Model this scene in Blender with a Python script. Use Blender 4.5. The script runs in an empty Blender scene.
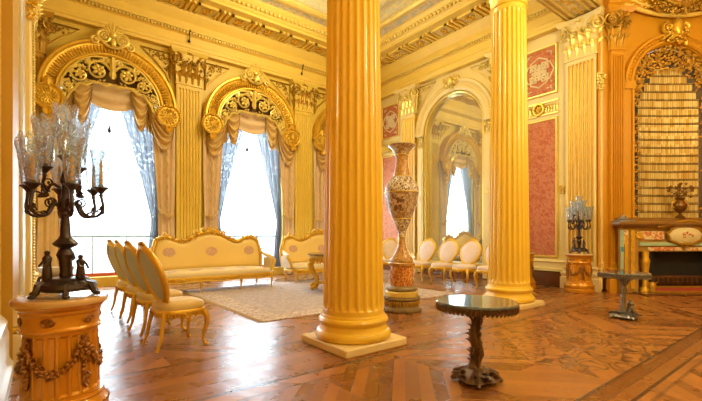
import bpy, math, random
from math import sin, cos, pi, sqrt, atan2, radians, exp, floor
from mathutils import Matrix, Vector
random.seed(7)
SC = bpy.context.scene
COL = SC.collection
H = 1.2                       # camera height
FX, FY = 0.613, 0.790         # viewing direction on the floor plan
# ------------------------------------------------------------------ mesh builder
class MB:
    def __init__(s):
        s.v = []; s.f = []
    def add(s, vs, fs, M=None):
        n = len(s.v)
        if M is not None: vs = [tuple(M @ Vector(p)) for p in vs]
        s.v += vs
        s.f += [tuple(i + n for i in f) for f in fs]
        return s
    def merge(s, o, M=None): return s.add(o.v, o.f, M)
    def box(s, x0, x1, y0, y1, z0, z1, M=None):
        vs = [(x, y, z) for z in (z0, z1) for y in (y0, y1) for x in (x0, x1)]
        return s.add(vs, [(0,2,3,1),(4,5,7,6),(0,1,5,4),(2,6,7,3),(0,4,6,2),(1,3,7,5)], M)
    def bbox(s, x0, x1, y0, y1, z0, z1, b=.01, M=None):
        # box with chamfered vertical and top edges
        def ring(i, z): return [(x0+i,y0+b,z),(x0+b,y0+i,z),(x1-b,y0+i,z),(x1-i,y0+b,z),(x1-i,y1-b,z),(x1-b,y1-i,z),(x0+b,y1-i,z),(x0+i,y1-b,z)] if i == 0 else \
            [(x0+i,y0+b+i,z),(x0+b+i,y0+i,z),(x1-b-i,y0+i,z),(x1-i,y0+b+i,z),(x1-i,y1-b-i,z),(x1-b-i,y1-i,z),(x0+b+i,y1-i,z),(x0+i,y1-b-i,z)]
        rs = [ring(b*.7, z0), ring(0, z0+b), ring(0, z1-b), ring(b*.7, z1)]
        vs = [p for r in rs for p in r]; fs = [tuple(range(7,-1,-1)), tuple(range(24,32))]
        for k in range(3):
            for i in range(8):
                j = (i+1) % 8; fs.append((k*8+i, k*8+j, k*8+8+j, k*8+8+i))
        return s.add(vs, fs, M)
    def rings(s, rs, cap=(True, True), M=None, closed=False):
        n = len(rs[0]); vs = [p for r in rs for p in r]; fs = []
        K = len(rs)
        for k in range(K if closed else K-1):
            a = k*n; b = ((k+1) % K)*n
            for i in range(n):
                j = (i+1) % n; fs.append((a+i, a+j, b+j, b+i))
        if not closed:
            if cap[0]: fs.append(tuple(range(n-1,-1,-1)))
            if cap[1]: fs.append(tuple(range((K-1)*n, K*n)))
        return s.add(vs, fs, M)
    def lathe(s, prof, seg=32, M=None, sx=1, sy=1, mod=None):
        rs = []
        for r, z in prof:
            ring = []
            for i in range(seg):
                a = 2*pi*i/seg; rr = max(r, 1e-4)*(mod(a, z) if mod else 1)
                ring.append((rr*cos(a)*sx, rr*sin(a)*sy, z))
            rs.append(ring)
        return s.rings(rs, (True, True), M)
    def tube(s, pts, rad, seg=6, M=None, closed=False):
        P = [Vector(p) for p in pts]; n = len(P)
        if not hasattr(rad, '__len__'): rad = [rad]*n
        rs = []; up = None
        for i in range(n):
            if closed: t = P[(i+1) % n]-P[i-1]
            else: t = P[min(i+1, n-1)]-P[max(i-1, 0)]
            if t.length < 1e-9: t = Vector((0,0,1))
            t.normalize()
            if up is None:
                up = Vector((0,0,1)) if abs(t.z) < .9 else Vector((0,1,0))
            a = t.cross(up)
            if a.length < 1e-5: a = t.cross(Vector((1,.1,0)))
            a.normalize(); b = a.cross(t).normalized(); up = b
            rs.append([tuple(P[i]+(a*cos(2*pi*k/seg)+b*sin(2*pi*k/seg))*rad[i]) for k in range(seg)])
        return s.rings(rs, (True, True), M, closed)
    def ball(s, c, r, M=None, seg=8, rin=5):
        if not hasattr(r, '__len__'): r = (r, r, r)
        rs = []
        for k in range(rin+1):
            ph = pi*(k+.02)/(rin+.04) - pi/2
            rs.append([(c[0]+r[0]*cos(ph)*cos(2*pi*i/seg), c[1]+r[1]*cos(ph)*sin(2*pi*i/seg), c[2]+r[2]*sin(ph)) for i in range(seg)])
        return s.rings(rs, (True, True), M)
    def grid(s, fn, nu, nv, M=None, thick=0, tdir=(0,1,0)):
        vs = [tuple(fn(i/nu, j/nv)) for j in range(nv+1) for i in range(nu+1)]
        fs = [(j*(nu+1)+i, j*(nu+1)+i+1, (j+1)*(nu+1)+i+1, (j+1)*(nu+1)+i) for j in range(nv) for i in range(nu)]
        if thick:
            n = len(vs); t = Vector(tdir)*thick
            vs += [tuple(Vector(p)+t) for p in vs]
            fs += [tuple(i+n for i in reversed(f)) for f in fs[:]]
            W = nu+1
            for i in range(nu):
                fs.append((i+1, i, i+n, i+1+n)); a = nv*W+i; fs.append((a, a+1, a+1+n, a+n))
            for j in range(nv):
                a = j*W; fs.append((a, a+W, a+W+n, a+n)); a = j*W+nu; fs.append((a+W, a, a+n, a+W+n))
        return s.add(vs, fs, M)
    def leaf(s, M, h, w, curl=.5, lobes=4, nu=8):
        # acanthus leaf rising along z, tip curling towards +y
        def fn(a, b):
            x = (a-.5)*2
            t = b
            env = (sin(pi*min(1, t*.72+.24)))**.7
            env *= (1-.24*abs(sin(lobes*pi*t)))
            if t > .97: env *= .3
            X = x*w*.5*env
            ang = t*t*2.4*curl
            z = h*(t - .35*curl*t**4)
            y = curl*h*.55*t**3 - (abs(x)**1.5)*w*.22 + w*.1*(1-abs(x))
            return (X, y, z)
        return s.grid(fn, 4, nu, M)
    def scroll(s, M, cx, cz, r, a0, turns, thick, dirn=1, y=0, seg=5, lift=.5, eye=True):
        n = int(14*turns)+4; pts = []; rad = []
        for i in range(n+1):
            t = i/n; rr = r*(1-.8*t); a = a0+dirn*turns*2*pi*t
            pts.append((cx+rr*cos(a), y+thick*lift*t*2, cz+rr*sin(a))); rad.append(thick*(1-.5*t))
        s.tube(pts, rad, seg, M)
        if eye: s.ball((cx, y+thick, cz), thick*1.25, M, 6, 4)
        return s
    def rosette(s, M, cx, cz, r, n=6, y=0, dep=.35):
        for i in range(n):
            a = 2*pi*i/n+.3
            T = Matrix.Translation((cx+cos(a)*r*.58, y+r*dep*.4, cz+sin(a)*r*.58)) @ Matrix.Rotation(-a, 4, 'Y')
            s.ball((0,0,0), (r*.42, r*dep*.5, r*.28), (M @ T) if M else T, 6, 4)
        return s.ball((cx, y+r*dep*.6, cz), r*.24, M, 6, 4)
    def sprig(s, M, pts, n, size, seed=1, spread=.5, ydep=.5):
        # clustered carved leaves, buds and petals following a path
        R = random.Random(seed); P = [Vector(p) for p in pts]
        for i in range(n):
            t = (i+.5)/n*(len(P)-1); k = min(int(t), len(P)-2); p = P[k].lerp(P[k+1], t-k)
            p = p+Vector((R.uniform(-1,1)*size*spread*2, R.uniform(0,1)*size*ydep, R.uniform(-1,1)*size*spread*2))
            T = Matrix.Translation(p) @ Matrix.Rotation(R.uniform(0, 6.28), 4, 'Y') @ Matrix.Rotation(R.uniform(-.7,.7), 4, 'X')
            if M: T = M @ T
            if R.random() < .55: s.leaf(T, size*R.uniform(1,1.9), size*R.uniform(.7,1.2), R.uniform(.3,.9), 3, 4)
            else: s.ball((0,0,0), (size*R.uniform(.3,.55), size*R.uniform(.2,.45), size*R.uniform(.3,.55)), T, 6, 4)
        return s
    def obj(s, name, mat, parent=None, smooth=False, kind=None, label=None):
        me = bpy.data.meshes.new(name)
        me.from_pydata(s.v, [], s.f); me.update()
        if mat is not None: me.materials.append(mat)
        if smooth:
            me.polygons.foreach_set('use_smooth', [True]*len(me.polygons))
            try: me.set_sharp_from_angle(angle=radians(smooth if smooth is not True else 42))
            except Exception: pass
        o = bpy.data.objects.new(name, me); COL.objects.link(o)
        if parent is not None: o.parent = parent
        if kind: o['kind'] = kind
        if label: o['label'] = label
        return o
def I(): return Matrix.Identity(4)
def T(x, y, z): return Matrix.Translation((x, y, z))
def RZ(a): return Matrix.Rotation(a, 4, 'Z')
def RX(a): return Matrix.Rotation(a, 4, 'X')
def RY(a): return Matrix.Rotation(a, 4, 'Y')
def S(x, y, z): return Matrix.Diagonal((x, y, z, 1))
def thing(name, label, cat, loc=(0,0,0), rz=0, group=None):
    o = bpy.data.objects.new(name, None); o.empty_display_size = .1; COL.objects.link(o)
    o.location = loc; o.rotation_euler = (0, 0, rz); o['label'] = label; o['category'] = cat
    if group: o['group'] = group
    return o
def tag(o, label, cat, group=None):
    o['label'] = label; o['category'] = cat
    if group: o['group'] = group
    return o
KIDS = {}
def dup(root, loc, rz=None, label=None, group=None, scale=None):
    def cp(o, par):
        c = o.copy(); COL.objects.link(c)
        if par is not None: c.parent = par
        for ch in [k for k in bpy.data.objects if k.parent == o and k != c]: cp(ch, c)
        return c
    r = cp(root, None); r.location = loc
    if rz is not None: r.rotation_euler = (0, 0, rz)
    if label: r['label'] = label
    if group: r['group'] = group
    if scale: r.scale = scale
    return r
# ------------------------------------------------------------------ materials
class NT:
    def __init__(s, name):
        s.m = bpy.data.materials.new(name); s.m.use_nodes = True
        s.t = s.m.node_tree; s.t.nodes.clear()
        s.out = s.t.nodes.new('ShaderNodeOutputMaterial')
    def n(s, typ, **kw):
        nd = s.t.nodes.new('ShaderNode'+typ)
        for k, v in kw.items():
            if k.startswith('i_'):
                nd.inputs[k[2:].replace('_', ' ')].default_value = v
            else: setattr(nd, k, v)
        return nd
    def l(s, a, b): s.t.links.new(a, b)
    def val(s, sock, v):
        if hasattr(v, 'is_output'): s.l(v, sock)
        else: sock.default_value = v
    def math(s, op, a, b=0, c=None):
        nd = s.n('Math', operation=op); s.val(nd.inputs[0], a); s.val(nd.inputs[1], b)
        if c is not None: s.val(nd.inputs[2], c)
        return nd.outputs[0]
    def mix(s, f, a, b):
        nd = s.n('Mix', data_type='RGBA')
        s.val(nd.inputs[0], f); s.val(nd.inputs[6], a if hasattr(a,'is_output') else (*a, 1)); s.val(nd.inputs[7], b if hasattr(b,'is_output') else (*b, 1))
        return nd.outputs[2]
    def coords(s, kind='Object'): return s.n('TexCoord').outputs[kind]
    def noise(s, scale, detail=3, vec=None, rough=.5):
        nd = s.n('TexNoise'); nd.inputs['Scale'].default_value = scale; nd.inputs['Detail'].default_value = detail
        nd.inputs['Roughness'].default_value = rough
        s.l(vec if vec is not None else s.coords(), nd.inputs['Vector']); return nd.outputs['Fac']
    def bump(s, h, strength=.3, dist=.01):
        b = s.n('Bump'); b.inputs['Strength'].default_value = strength; b.inputs['Distance'].default_value = dist
        s.l(h, b.inputs['Height']); return b.outputs[0]
    def bsdf(s, color, rough=.5, metal=0, normal=None, coat=0, spec=.5, **kw):
        b = s.n('BsdfPrincipled')
        s.val(b.inputs['Base Color'], color if hasattr(color, 'is_output') else (*color, 1))
        s.val(b.inputs['Roughness'], rough); s.val(b.inputs['Metallic'], metal)
        b.inputs['Coat Weight'].default_value = coat; b.inputs['Specular IOR Level'].default_value = spec
        if normal is not None: s.l(normal, b.inputs['Normal'])
        for k, v in kw.items(): s.val(b.inputs[k.replace('_', ' ')], v)
        return b.outputs[0]
    def end(s, sh): s.l(sh, s.out.inputs['Surface']); return s.m
def simple(name, c, rough=.5, metal=0, var=.12, sc=6, bump=0, bsc=60, coat=0, c2=None, spec=.5):
    t = NT(name); f = t.noise(sc, 4)
    c2 = c2 or tuple(max(0, x*(1-var*2)) for x in c)
    col = t.mix(t.math('MULTIPLY', f, .9), c, c2)
    nm = t.bump(t.noise(bsc, 3), bump) if bump else None
    return t.end(t.bsdf(col, rough, metal, nm, coat, spec))
GOLD   = simple('gilding', (.95,.58,.06), .32, .5, .18, 9, .25, 90)
GOLD2  = simple('bright_gilding', (1,.76,.20), .3, .45, .15, 9, .2, 80)
URNM = simple('dark_gilt_bronze', (.26,.12,.025), .3, .6, .3, 12)
DGOLD  = simple('antique_gilding', (.66,.37,.04), .38, .5, .3, 12, .4, 70)
OCHRE  = simple('ochre_paint', (.86,.60,.09), .5, 0, .10, 3, .08, 40)
OCHRE2 = simple('deep_ochre_and_shade', (.66,.37,.04), .5, 0, .12, 3, .08, 40)
CREAM  = simple('cream_paint', (.88,.68,.27), .45, 0, .06, 3, .05, 40)
YCREAM = simple('yellow_cream_paint', (.90,.62,.12), .42, 0, .07, 3, .05, 40)
COLM   = simple('column_paint', (.97,.63,.06), .36, 0, .08, 2.5, .06, 30, .2)
PLINTH = simple('plinth_paint', (.93,.72,.34), .35, 0, .08, 3, .05, 30)
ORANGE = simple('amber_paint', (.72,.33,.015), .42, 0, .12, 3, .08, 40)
WHITE  = simple('white_marble', (.86,.84,.80), .2, 0, .08, 5, 0)
BROWNM = simple('brown_marble', (.20,.075,.03), .18, 0, .3, 5, 0, coat=.3)
SILK   = simple('cream_silk', (.88,.66,.27), .5, 0, .1, 8, .15, 180)
DARKM  = simple('dark_bronze', (.10,.075,.07), .33, .75, .3, 12, .3, 60)
SILVM  = simple('oxidised_silver', (.40,.39,.39), .33, .7, .35, 16, .4, 60)
BROWNW = simple('carved_dark_wood', (.19,.10,.055), .3, .3, .3, 14, .5, 60)
CANDLE = simple('candle_wax', (.92,.48,.20), .5, 0, .1)
TAN    = simple('tan_velvet', (.84,.60,.36), .75, 0, .15, 5, .1, 120)
DBACK  = simple('dark_brown_velvet', (.20,.095,.02), .8, 0, .2, 6)
TANP   = simple('old_gold_velvet', (.74,.48,.17), .6, 0, .15, 5, .1, 120)
PEDW   = simple('orange_gilt_wood', (.80,.34,.015), .27, .35, .2, 5, .15, 40, .4)
DPEDW  = simple('bronzed_garland', (.50,.20,.03), .3, .45, .35, 14, .3, 60)
REDWD  = simple('red_painted_frame', (.55,.10,.07), .4, 0, .15, 5)
BLACK  = simple('soot', (.015,.012,.01), .8, 0, .1)
MINT   = simple('mint_porcelain', (.45,.62,.42), .25, 0, .1, 5)
BLUEP  = simple('blue_porcelain', (.10,.38,.55), .25, 0, .1, 5)
CEILM  = simple('ceiling_paint', (.95,.80,.42), .5, 0, .1, 2, .1, 30)

def brocade(name, a, b, sc, th=.52, rough=.6):
    t = NT(name); co = t.coords()
    w = t.noise(sc*.4, 2, co); add = t.n('VectorMath', operation='ADD'); t.l(co, add.inputs[0])
    sc2 = t.n('VectorMath', operation='SCALE'); sc2.inputs[0].default_value = (1,1,1); t.l(w, sc2.inputs['Scale']); 
    t.l(sc2.outputs[0], add.inputs[1])
    v = t.n('TexVoronoi'); v.inputs['Scale'].default_value = sc; t.l(add.outputs[0], v.inputs['Vector'])
    n2 = t.noise(sc*3, 3, co)
    m = t.math('ADD', t.math('MULTIPLY', v.outputs['Distance'], .6), t.math('MULTIPLY', n2, .6))
    f = t.n('MapRange'); f.inputs[1].default_value = th-.06; f.inputs[2].default_value = th+.06; t.l(m, f.inputs[0])
    return t.end(t.bsdf(t.mix(f.outputs[0], a, b), rough, 0, t.bump(f.outputs[0], .2)))
REDBRO = brocade('red_brocade', (.47,.10,.028), (.58,.20,.07), 11, .58)
PERSI  = brocade('cream_arabesque', (.80,.55,.28), (.55,.12,.05), 20, .60)
PORC1  = brocade('speckled_porcelain', (.34,.19,.09), (.68,.54,.36), 18, .62, .18)
PORC2  = brocade('red_gold_porcelain', (.85,.52,.12), (.45,.08,.03), 24, .58, .18)
PORC3  = brocade('brown_painted_porcelain', (.42,.22,.07), (.80,.45,.12), 22, .66, .18)
PORC4  = brocade('white_lace_porcelain', (.16,.06,.04), (.88,.78,.62), 22, .60, .18)
RUGM   = brocade('rug_field', (.56,.47,.44), (.45,.36,.35), 9, .58, .95)
RUGB   = brocade('rug_border', (.42,.27,.24), (.66,.56,.48), 12, .58, .95)
SILKF  = brocade('flowered_silk', (.90,.70,.36), (.88,.66,.34), 14, .58, .5)
COFFER = brocade('painted_coffer', (.74,.70,.46), (1,.78,.26), 9, .60, .5)
FRSC   = brocade('painted_frieze', (.90,.72,.36), (.62,.60,.46), 6, .62, .5)

def floor_mat():
    t = NT('parquet_floor'); co = t.coords('Object'); sp = t.n('SeparateXYZ'); t.l(co, sp.inputs[0])
    x, y = sp.outputs[0], sp.outputs[1]
    M = t.math
    def fract(v): return M('FRACT', v)
    # chevron boards in lanes
    lane = 1.84
    yy = M('DIVIDE', y, lane); fy = M('ABSOLUTE', M('SUBTRACT', fract(yy), .5))
    ch = M('DIVIDE', M('ADD', x, M('MULTIPLY', fy, lane)), .15)
    ch2 = M('DIVIDE', M('ADD', y, M('MULTIPLY', M('ABSOLUTE', M('SUBTRACT', fract(M('DIVIDE', x, lane)), .5)), lane)), .15)
    # large panels alternate the grain direction
    chk = M('MODULO', M('ADD', M('ADD', M('FLOOR', M('DIVIDE', x, lane)), M('FLOOR', M('DIVIDE', y, lane))), 40), 2)
    c = M('ADD', M('MULTIPLY', ch, chk), M('MULTIPLY', ch2, M('SUBTRACT', 1, chk)))
    # straight border bands
    def band(v, a, b): return M('MULTIPLY', M('GREATER_THAN', v, a), M('LESS_THAN', v, b))
    bands = M('MAXIMUM', M('MAXIMUM', band(y, 2.93, 3.89), band(y, 1.0, 1.26)), M('MAXIMUM', band(y, 9.9, 10.5), band(y, -2, -1.4)))
    bb = M('DIVIDE', y, .16)
    c = M('ADD', M('MULTIPLY', c, M('SUBTRACT', 1, bands)), M('MULTIPLY', bb, bands))
    idx = M('FLOOR', c); fr = fract(c)
    wn = t.n('TexWhiteNoise', noise_dimensions='2D'); cb = t.n('CombineXYZ'); t.l(idx, cb.inputs[0])
    t.l(M('ADD', M('FLOOR', M('DIVIDE', y, lane/2)), M('MULTIPLY', M('FLOOR', M('DIVIDE', x, lane/2)), 17)), cb.inputs[1]) 
    t.l(cb.outputs[0], wn.inputs['Vector'])
    cb2 = t.n('CombineXYZ'); t.l(idx, cb2.inputs[0]); wn2 = t.n('TexWhiteNoise', noise_dimensions='2D'); t.l(cb2.outputs[0], wn2.inputs['Vector'])
    rnd = M('ADD', M('MULTIPLY', wn.outputs['Value'], M('SUBTRACT', 1, bands)), M('MULTIPLY', wn2.outputs['Value'], bands))
    grain = t.noise(26, 4, co); big = t.noise(.9, 2, co)
    col = t.mix(rnd, (.19,.062,.014), (.56,.215,.04))
    col = t.mix(M('MULTIPLY', grain, .45), col, (.10,.032,.012))
    col = t.mix(M('MULTIPLY', big, .4), col, (.27,.10,.02))
    seam = M('MAXIMUM', M('LESS_THAN', fr, .05), M('LESS_THAN', fy, .008))
    edge = M('MAXIMUM', M('MAXIMUM', band(y, 2.92, 2.965), band(y, 3.86, 3.90)), M('MAXIMUM', band(y, .99, 1.02), band(y, 1.24, 1.27)))
    seam = M('MAXIMUM', M('MULTIPLY', seam, .6), edge)
    # marquetry arabesques in the middle of the bay before the fireplace
    nz = t.noise(3.4, 1.5, co); ln = M('ABSOLUTE', M('SUBTRACT', fract(M('MULTIPLY', nz, 8)), .5))
    dx = M('SUBTRACT', x, 4.6); dy = M('SUBTRACT', y, 1.95)
    rr = M('SQRT', M('ADD', M('POWER', M('MULTIPLY', dx, .9), 2), M('POWER', M('MULTIPLY', dy, 1.25), 2)))
    ring = band(rr, .22, .92)
    inlay = M('MULTIPLY', M('LESS_THAN', ln, .15), ring)
    seam = M('MAXIMUM', seam, inlay)
    light = M('MULTIPLY', ring, .35); col = t.mix(light, col, (.46,.20,.04))
    col = t.mix(M('MULTIPLY', seam, .85), col, (.05,.018,.008))
    rgh = M('ADD', M('ADD', .15, M('MULTIPLY', rnd, .10)), M('MULTIPLY', t.noise(5, 3, co), .2))
    hb = M('ADD', M('MULTIPLY', grain, .3), M('MULTIPLY', M('SUBTRACT', 1, seam), .5))
    hb = M('ADD', M('ADD', hb, M('MULTIPLY', rnd, .5)), M('MULTIPLY', t.noise(9, 2, co), .8))
    return t.end(t.bsdf(col, rgh, 0, t.bump(hb, .4, .010), .0, 1.0))
FLOORM = floor_mat()
def mirror_mat(name, c, r):
    t = NT(name); n = t.noise(1.3, 4)
    g = t.n('BsdfGlossy'); g.inputs['Color'].default_value = (*c, 1); t.val(g.inputs['Roughness'], r)
    d = t.n('BsdfDiffuse'); t.l(t.mix(n, (.50,.52,.44), (.36,.40,.36)), d.inputs['Color'])
    mx = t.n('MixShader'); t.val(mx.inputs[0], t.math('ADD', .10, t.math('MULTIPLY', n, .34))); t.l(g.outputs[0], mx.inputs[1]); t.l(d.outputs[0], mx.inputs[2])
    return t.end(mx.outputs[0])
MIRROR = mirror_mat('old_mirror_glass', (.86,.90,.86), .015)
MIRRG = mirror_mat('amber_mirror_glass', (.55,.34,.12), .12)
def glass_mat(name, tint, refl=.12, body=0, bodyc=(.76,.92,1)):
    t = NT(name); tr = t.n('BsdfTransparent'); tr.inputs[0].default_value = (*tint, 1)
    if body:
        lw0 = t.n('LayerWeight'); lw0.inputs['Blend'].default_value = .5; t.l(t.mix(t.math('POWER', lw0.outputs['Facing'], 1.6), tint, (.22,.30,.36)), tr.inputs[0])
    g = t.n('BsdfGlossy'); g.inputs['Roughness'].default_value = .03
    lw = t.n('LayerWeight'); lw.inputs['Blend'].default_value = .35
    mx = t.n('MixShader'); t.val(mx.inputs[0], t.math('ADD', refl*.4, t.math('MULTIPLY', lw.outputs['Facing'], refl*4)))
    t.l(tr.outputs[0], mx.inputs[1]); t.l(g.outputs[0], mx.inputs[2]); sh = mx.outputs[0]
    if body:
        d = t.n('BsdfDiffuse'); d.inputs[0].default_value = (*bodyc, 1); tl = t.n('BsdfTranslucent'); tl.inputs[0].default_value = (*bodyc, 1)
        m1 = t.n('MixShader'); m1.inputs[0].default_value = .8; t.l(d.outputs[0], m1.inputs[1]); t.l(tl.outputs[0], m1.inputs[2])
        v = t.noise(60, 2); f = t.n('MapRange'); f.inputs[1].default_value = .45; f.inputs[2].default_value = .62; f.inputs[3].default_value = body*.35; f.inputs[4].default_value = body
        t.l(v, f.inputs[0])
        m2 = t.n('MixShader'); t.l(f.outputs[0], m2.inputs[0]); t.l(sh, m2.inputs[1]); t.l(m1.outputs[0], m2.inputs[2]); sh = m2.outputs[0]
    return t.end(sh)
PANE = glass_mat('window_glass', (.97,.99,1), .02)
SHADEG = glass_mat('etched_crystal', (.90,.96,1), .2, .42)
def shade_cloth():
    t = NT('white_blind_cloth'); tr = t.n('BsdfTransparent'); tr.inputs[0].default_value = (.93,.98,1,1)
    tl = t.n('BsdfTranslucent'); tl.inputs[0].default_value = (.9,.95,.97,1)
    m = t.n('MixShader'); m.inputs[0].default_value = .5; t.l(tr.outputs[0], m.inputs[1]); t.l(tl.outputs[0], m.inputs[2]); return t.end(m.outputs[0])
BLIND = shade_cloth()
def lace_mat():
    t = NT('lace_net'); co = t.coords()
    n = t.noise(13, 3, co); v = t.n('TexVoronoi'); v.inputs['Scale'].default_value = 22; t.l(co, v.inputs['Vector'])
    m = t.math('ADD', t.math('MULTIPLY', n, .8), t.math('MULTIPLY', v.outputs['Distance'], .4))
    f = t.n('MapRange'); f.inputs[1].default_value = .47; f.inputs[2].default_value = .53; f.inputs[3].default_value = .72; f.inputs[4].default_value = .99; t.l(m, f.inputs[0])
    d = t.n('BsdfDiffuse'); d.inputs[0].default_value = (.42,.44,.50,1); tl = t.n('BsdfTranslucent'); tl.inputs[0].default_value = (.12,.135,.165,1)
    a = t.n('MixShader'); a.inputs[0].default_value = .55; t.l(d.outputs[0], a.inputs[1]); t.l(tl.outputs[0], a.inputs[2])
    tr = t.n('BsdfTransparent'); b = t.n('MixShader'); t.l(f.outputs[0], b.inputs[0]); t.l(tr.outputs[0], b.inputs[1]); t.l(a.outputs[0], b.inputs[2])
    return t.end(b.outputs[0])
LACE = lace_mat()
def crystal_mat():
    t = NT('reflected_crystal'); co = t.coords(); sp = t.n('SeparateXYZ'); t.l(co, sp.inputs[0])  # colour of the reflected crystal, put on modelled prisms
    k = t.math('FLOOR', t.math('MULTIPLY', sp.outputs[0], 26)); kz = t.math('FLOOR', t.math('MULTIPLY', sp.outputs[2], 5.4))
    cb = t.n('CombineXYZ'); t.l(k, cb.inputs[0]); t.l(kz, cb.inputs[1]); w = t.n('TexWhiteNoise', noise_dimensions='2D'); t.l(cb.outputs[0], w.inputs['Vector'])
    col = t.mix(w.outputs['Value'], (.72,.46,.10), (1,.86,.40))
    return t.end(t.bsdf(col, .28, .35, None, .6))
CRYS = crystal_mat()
def bouquet(name, base, spot, cx, cz, pw, ph, axis='XZ'):
    # silk woven with repeated rose bouquets
    t = NT(name); co = t.coords(); sp = t.n('SeparateXYZ'); t.l(co, sp.inputs[0]); M = t.math
    a = sp.outputs[0]; b = sp.outputs[2] if axis == 'XZ' else sp.outputs[1]
    fa = M('SUBTRACT', M('FRACT', M('DIVIDE', M('SUBTRACT', a, cx), pw)), .5); fb = M('SUBTRACT', M('FRACT', M('DIVIDE', M('SUBTRACT', b, cz), ph)), .5)
    r = M('SQRT', M('ADD', M('POWER', M('MULTIPLY', fa, pw/.13), 2), M('POWER', M('MULTIPLY', fb, ph/.10), 2)))
    n = t.noise(34, 2, co); m = M('MULTIPLY', M('LESS_THAN', r, 1), M('GREATER_THAN', n, .40))
    col = t.mix(M('MULTIPLY', m, .75), base, spot)
    return t.end(t.bsdf(col, .45, 0, t.bump(t.noise(150, 2, co), .1), 0, .4))
SOFABK = bouquet('rose_silk_upright', (.90,.66,.24), (.56,.30,.32), .45, .48, .90, .70)
SOFAST = bouquet('rose_silk_seat', (.88,.74,.48), (.66,.45,.45), .25, -.1, .5, .6, 'XY')
CHSEAT = simple('ivory_satin', (.90,.76,.56), .38, 0, .06, 8, .05, 150)
CHPINK = simple('pale_rose_satin', (.88,.70,.60), .4, 0, .08, 8, .05, 150)
CHBACK = simple('pale_green_silk', (.62,.68,.60), .45, 0, .12, 8, .1, 150)

# ------------------------------------------------------------------ room constants
YW = 10.8; XM = 9.4; XL = -.3; ZC = 7.25
DC = 8.4; R0 = 6.83
def cam2w(d, r): return (d*FX+r*FY, d*FY-r*FX)
C1 = (XM, (DC-XM*FX)/FY)                      # corner of mirror wall and splayed wall
C2 = cam2w(DC, 8.28)
A_WIN, A_MIR, A_LEFT = pi, pi/2, -pi/2
A_FIR = atan2(-(-FX), -FY)                    # outward = -forward
A_FIR = atan2(FX, -FY)
def wallM(a, x, y, z=0): return T(x, y, z) @ RZ(a)

def arch_panel(m, x0, x1, z0, z1, cx, hw, zs, y0, y1, sill=0, n=20):
    # wall slab x0..x1, z0..z1, thickness y0..y1, with an arched opening
    m.box(x0, cx-hw, y0, y1, z0, z1); m.box(cx+hw, x1, y0, y1, z0, z1)
    if sill > z0: m.box(cx-hw, cx+hw, y0, y1, z0, sill)
    P = [(cx-hw*cos(pi*i/n), zs+hw*sin(pi*i/n)) for i in range(n+1)]
    Q = [(cx-hw+2*hw*i/n, z1) for i in range(n+1)]
    for i in range(n):
        a, b, c, d = P[i], P[i+1], Q[i+1], Q[i]
        vs = [(a[0],y1,a[1]),(b[0],y1,b[1]),(c[0],y1,c[1]),(d[0],y1,d[1]),(a[0],y0,a[1]),(b[0],y0,b[1]),(c[0],y0,c[1]),(d[0],y0,d[1])]
        m.add(vs, [(0,1,2,3),(7,6,5,4),(4,5,1,0)])
def sweep(prof, pts):
    m = MB(); P = [Vector((p[0], p[1])) for p in pts]; n = len(P); rs = []
    for i in range(n):
        d0 = (P[i]-P[i-1]).normalized() if i > 0 else (P[1]-P[0]).normalized()
        d1 = (P[i+1]-P[i]).normalized() if i < n-1 else d0
        n0 = Vector((-d0.y, d0.x)); n1 = Vector((-d1.y, d1.x)); b = (n0+n1)
        b = b/(b.dot(n0)) if b.length > 1e-6 else n0
        rs.append([(P[i].x+b.x*o, P[i].y+b.y*o, z) for o, z in prof])
    m.rings(rs); return m
def arc_sweep(m, prof, cx, zs, r, a0=0, a1=pi, n=28, M=None):
    # profile (dr, y) swept along an arc in the wall plane
    rs = []
    for i in range(n+1):
        a = a0+(a1-a0)*i/n
        rs.append([(cx+(r+dr)*cos(a), y, zs+(r+dr)*sin(a)) for dr, y in prof])
    m.rings(rs, (True, True), M)
def frame(m, x0, x1, z0, z1, w, y, M=None):
    prof = [(0,0),(0,y*.6),(w*.3,y),(w*.7,y),(w,y*.4),(w,0)]
    rs = []
    for (x, z, sx, sz) in ((x0,z0,1,1),(x1,z0,-1,1),(x1,z1,-1,-1),(x0,z1,1,-1)):
        rs.append([(x+sx*o, yy, z+sz*o) for o, yy in prof])
    m.rings(rs, (False, False), M, closed=True)

# ------------------------------------------------------------------ floor, walls, ceiling
m = MB(); m.box(-1.0, 12.6, -4.3, 11.6, -.2, 0); m.obj('floor', FLOORM, kind='structure')
m = MB(); m.box(-.7, 12.2, -4.3, 11.3, ZC, ZC+.2); m.obj('ceiling', CEILM, kind='structure')
WX = (1.24, 4.69, 8.14); HW = 1.05; ZSP = 4.25
m = MB(); edges = [XL-.3, 2.965, 6.415, XM+.3]
for k, cx in enumerate(WX): arch_panel(m, edges[k], edges[k+1], 0, ZC, cx, HW, ZSP, YW, YW+.4, .22)
m.obj('wall_windows', OCHRE, kind='structure')
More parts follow.
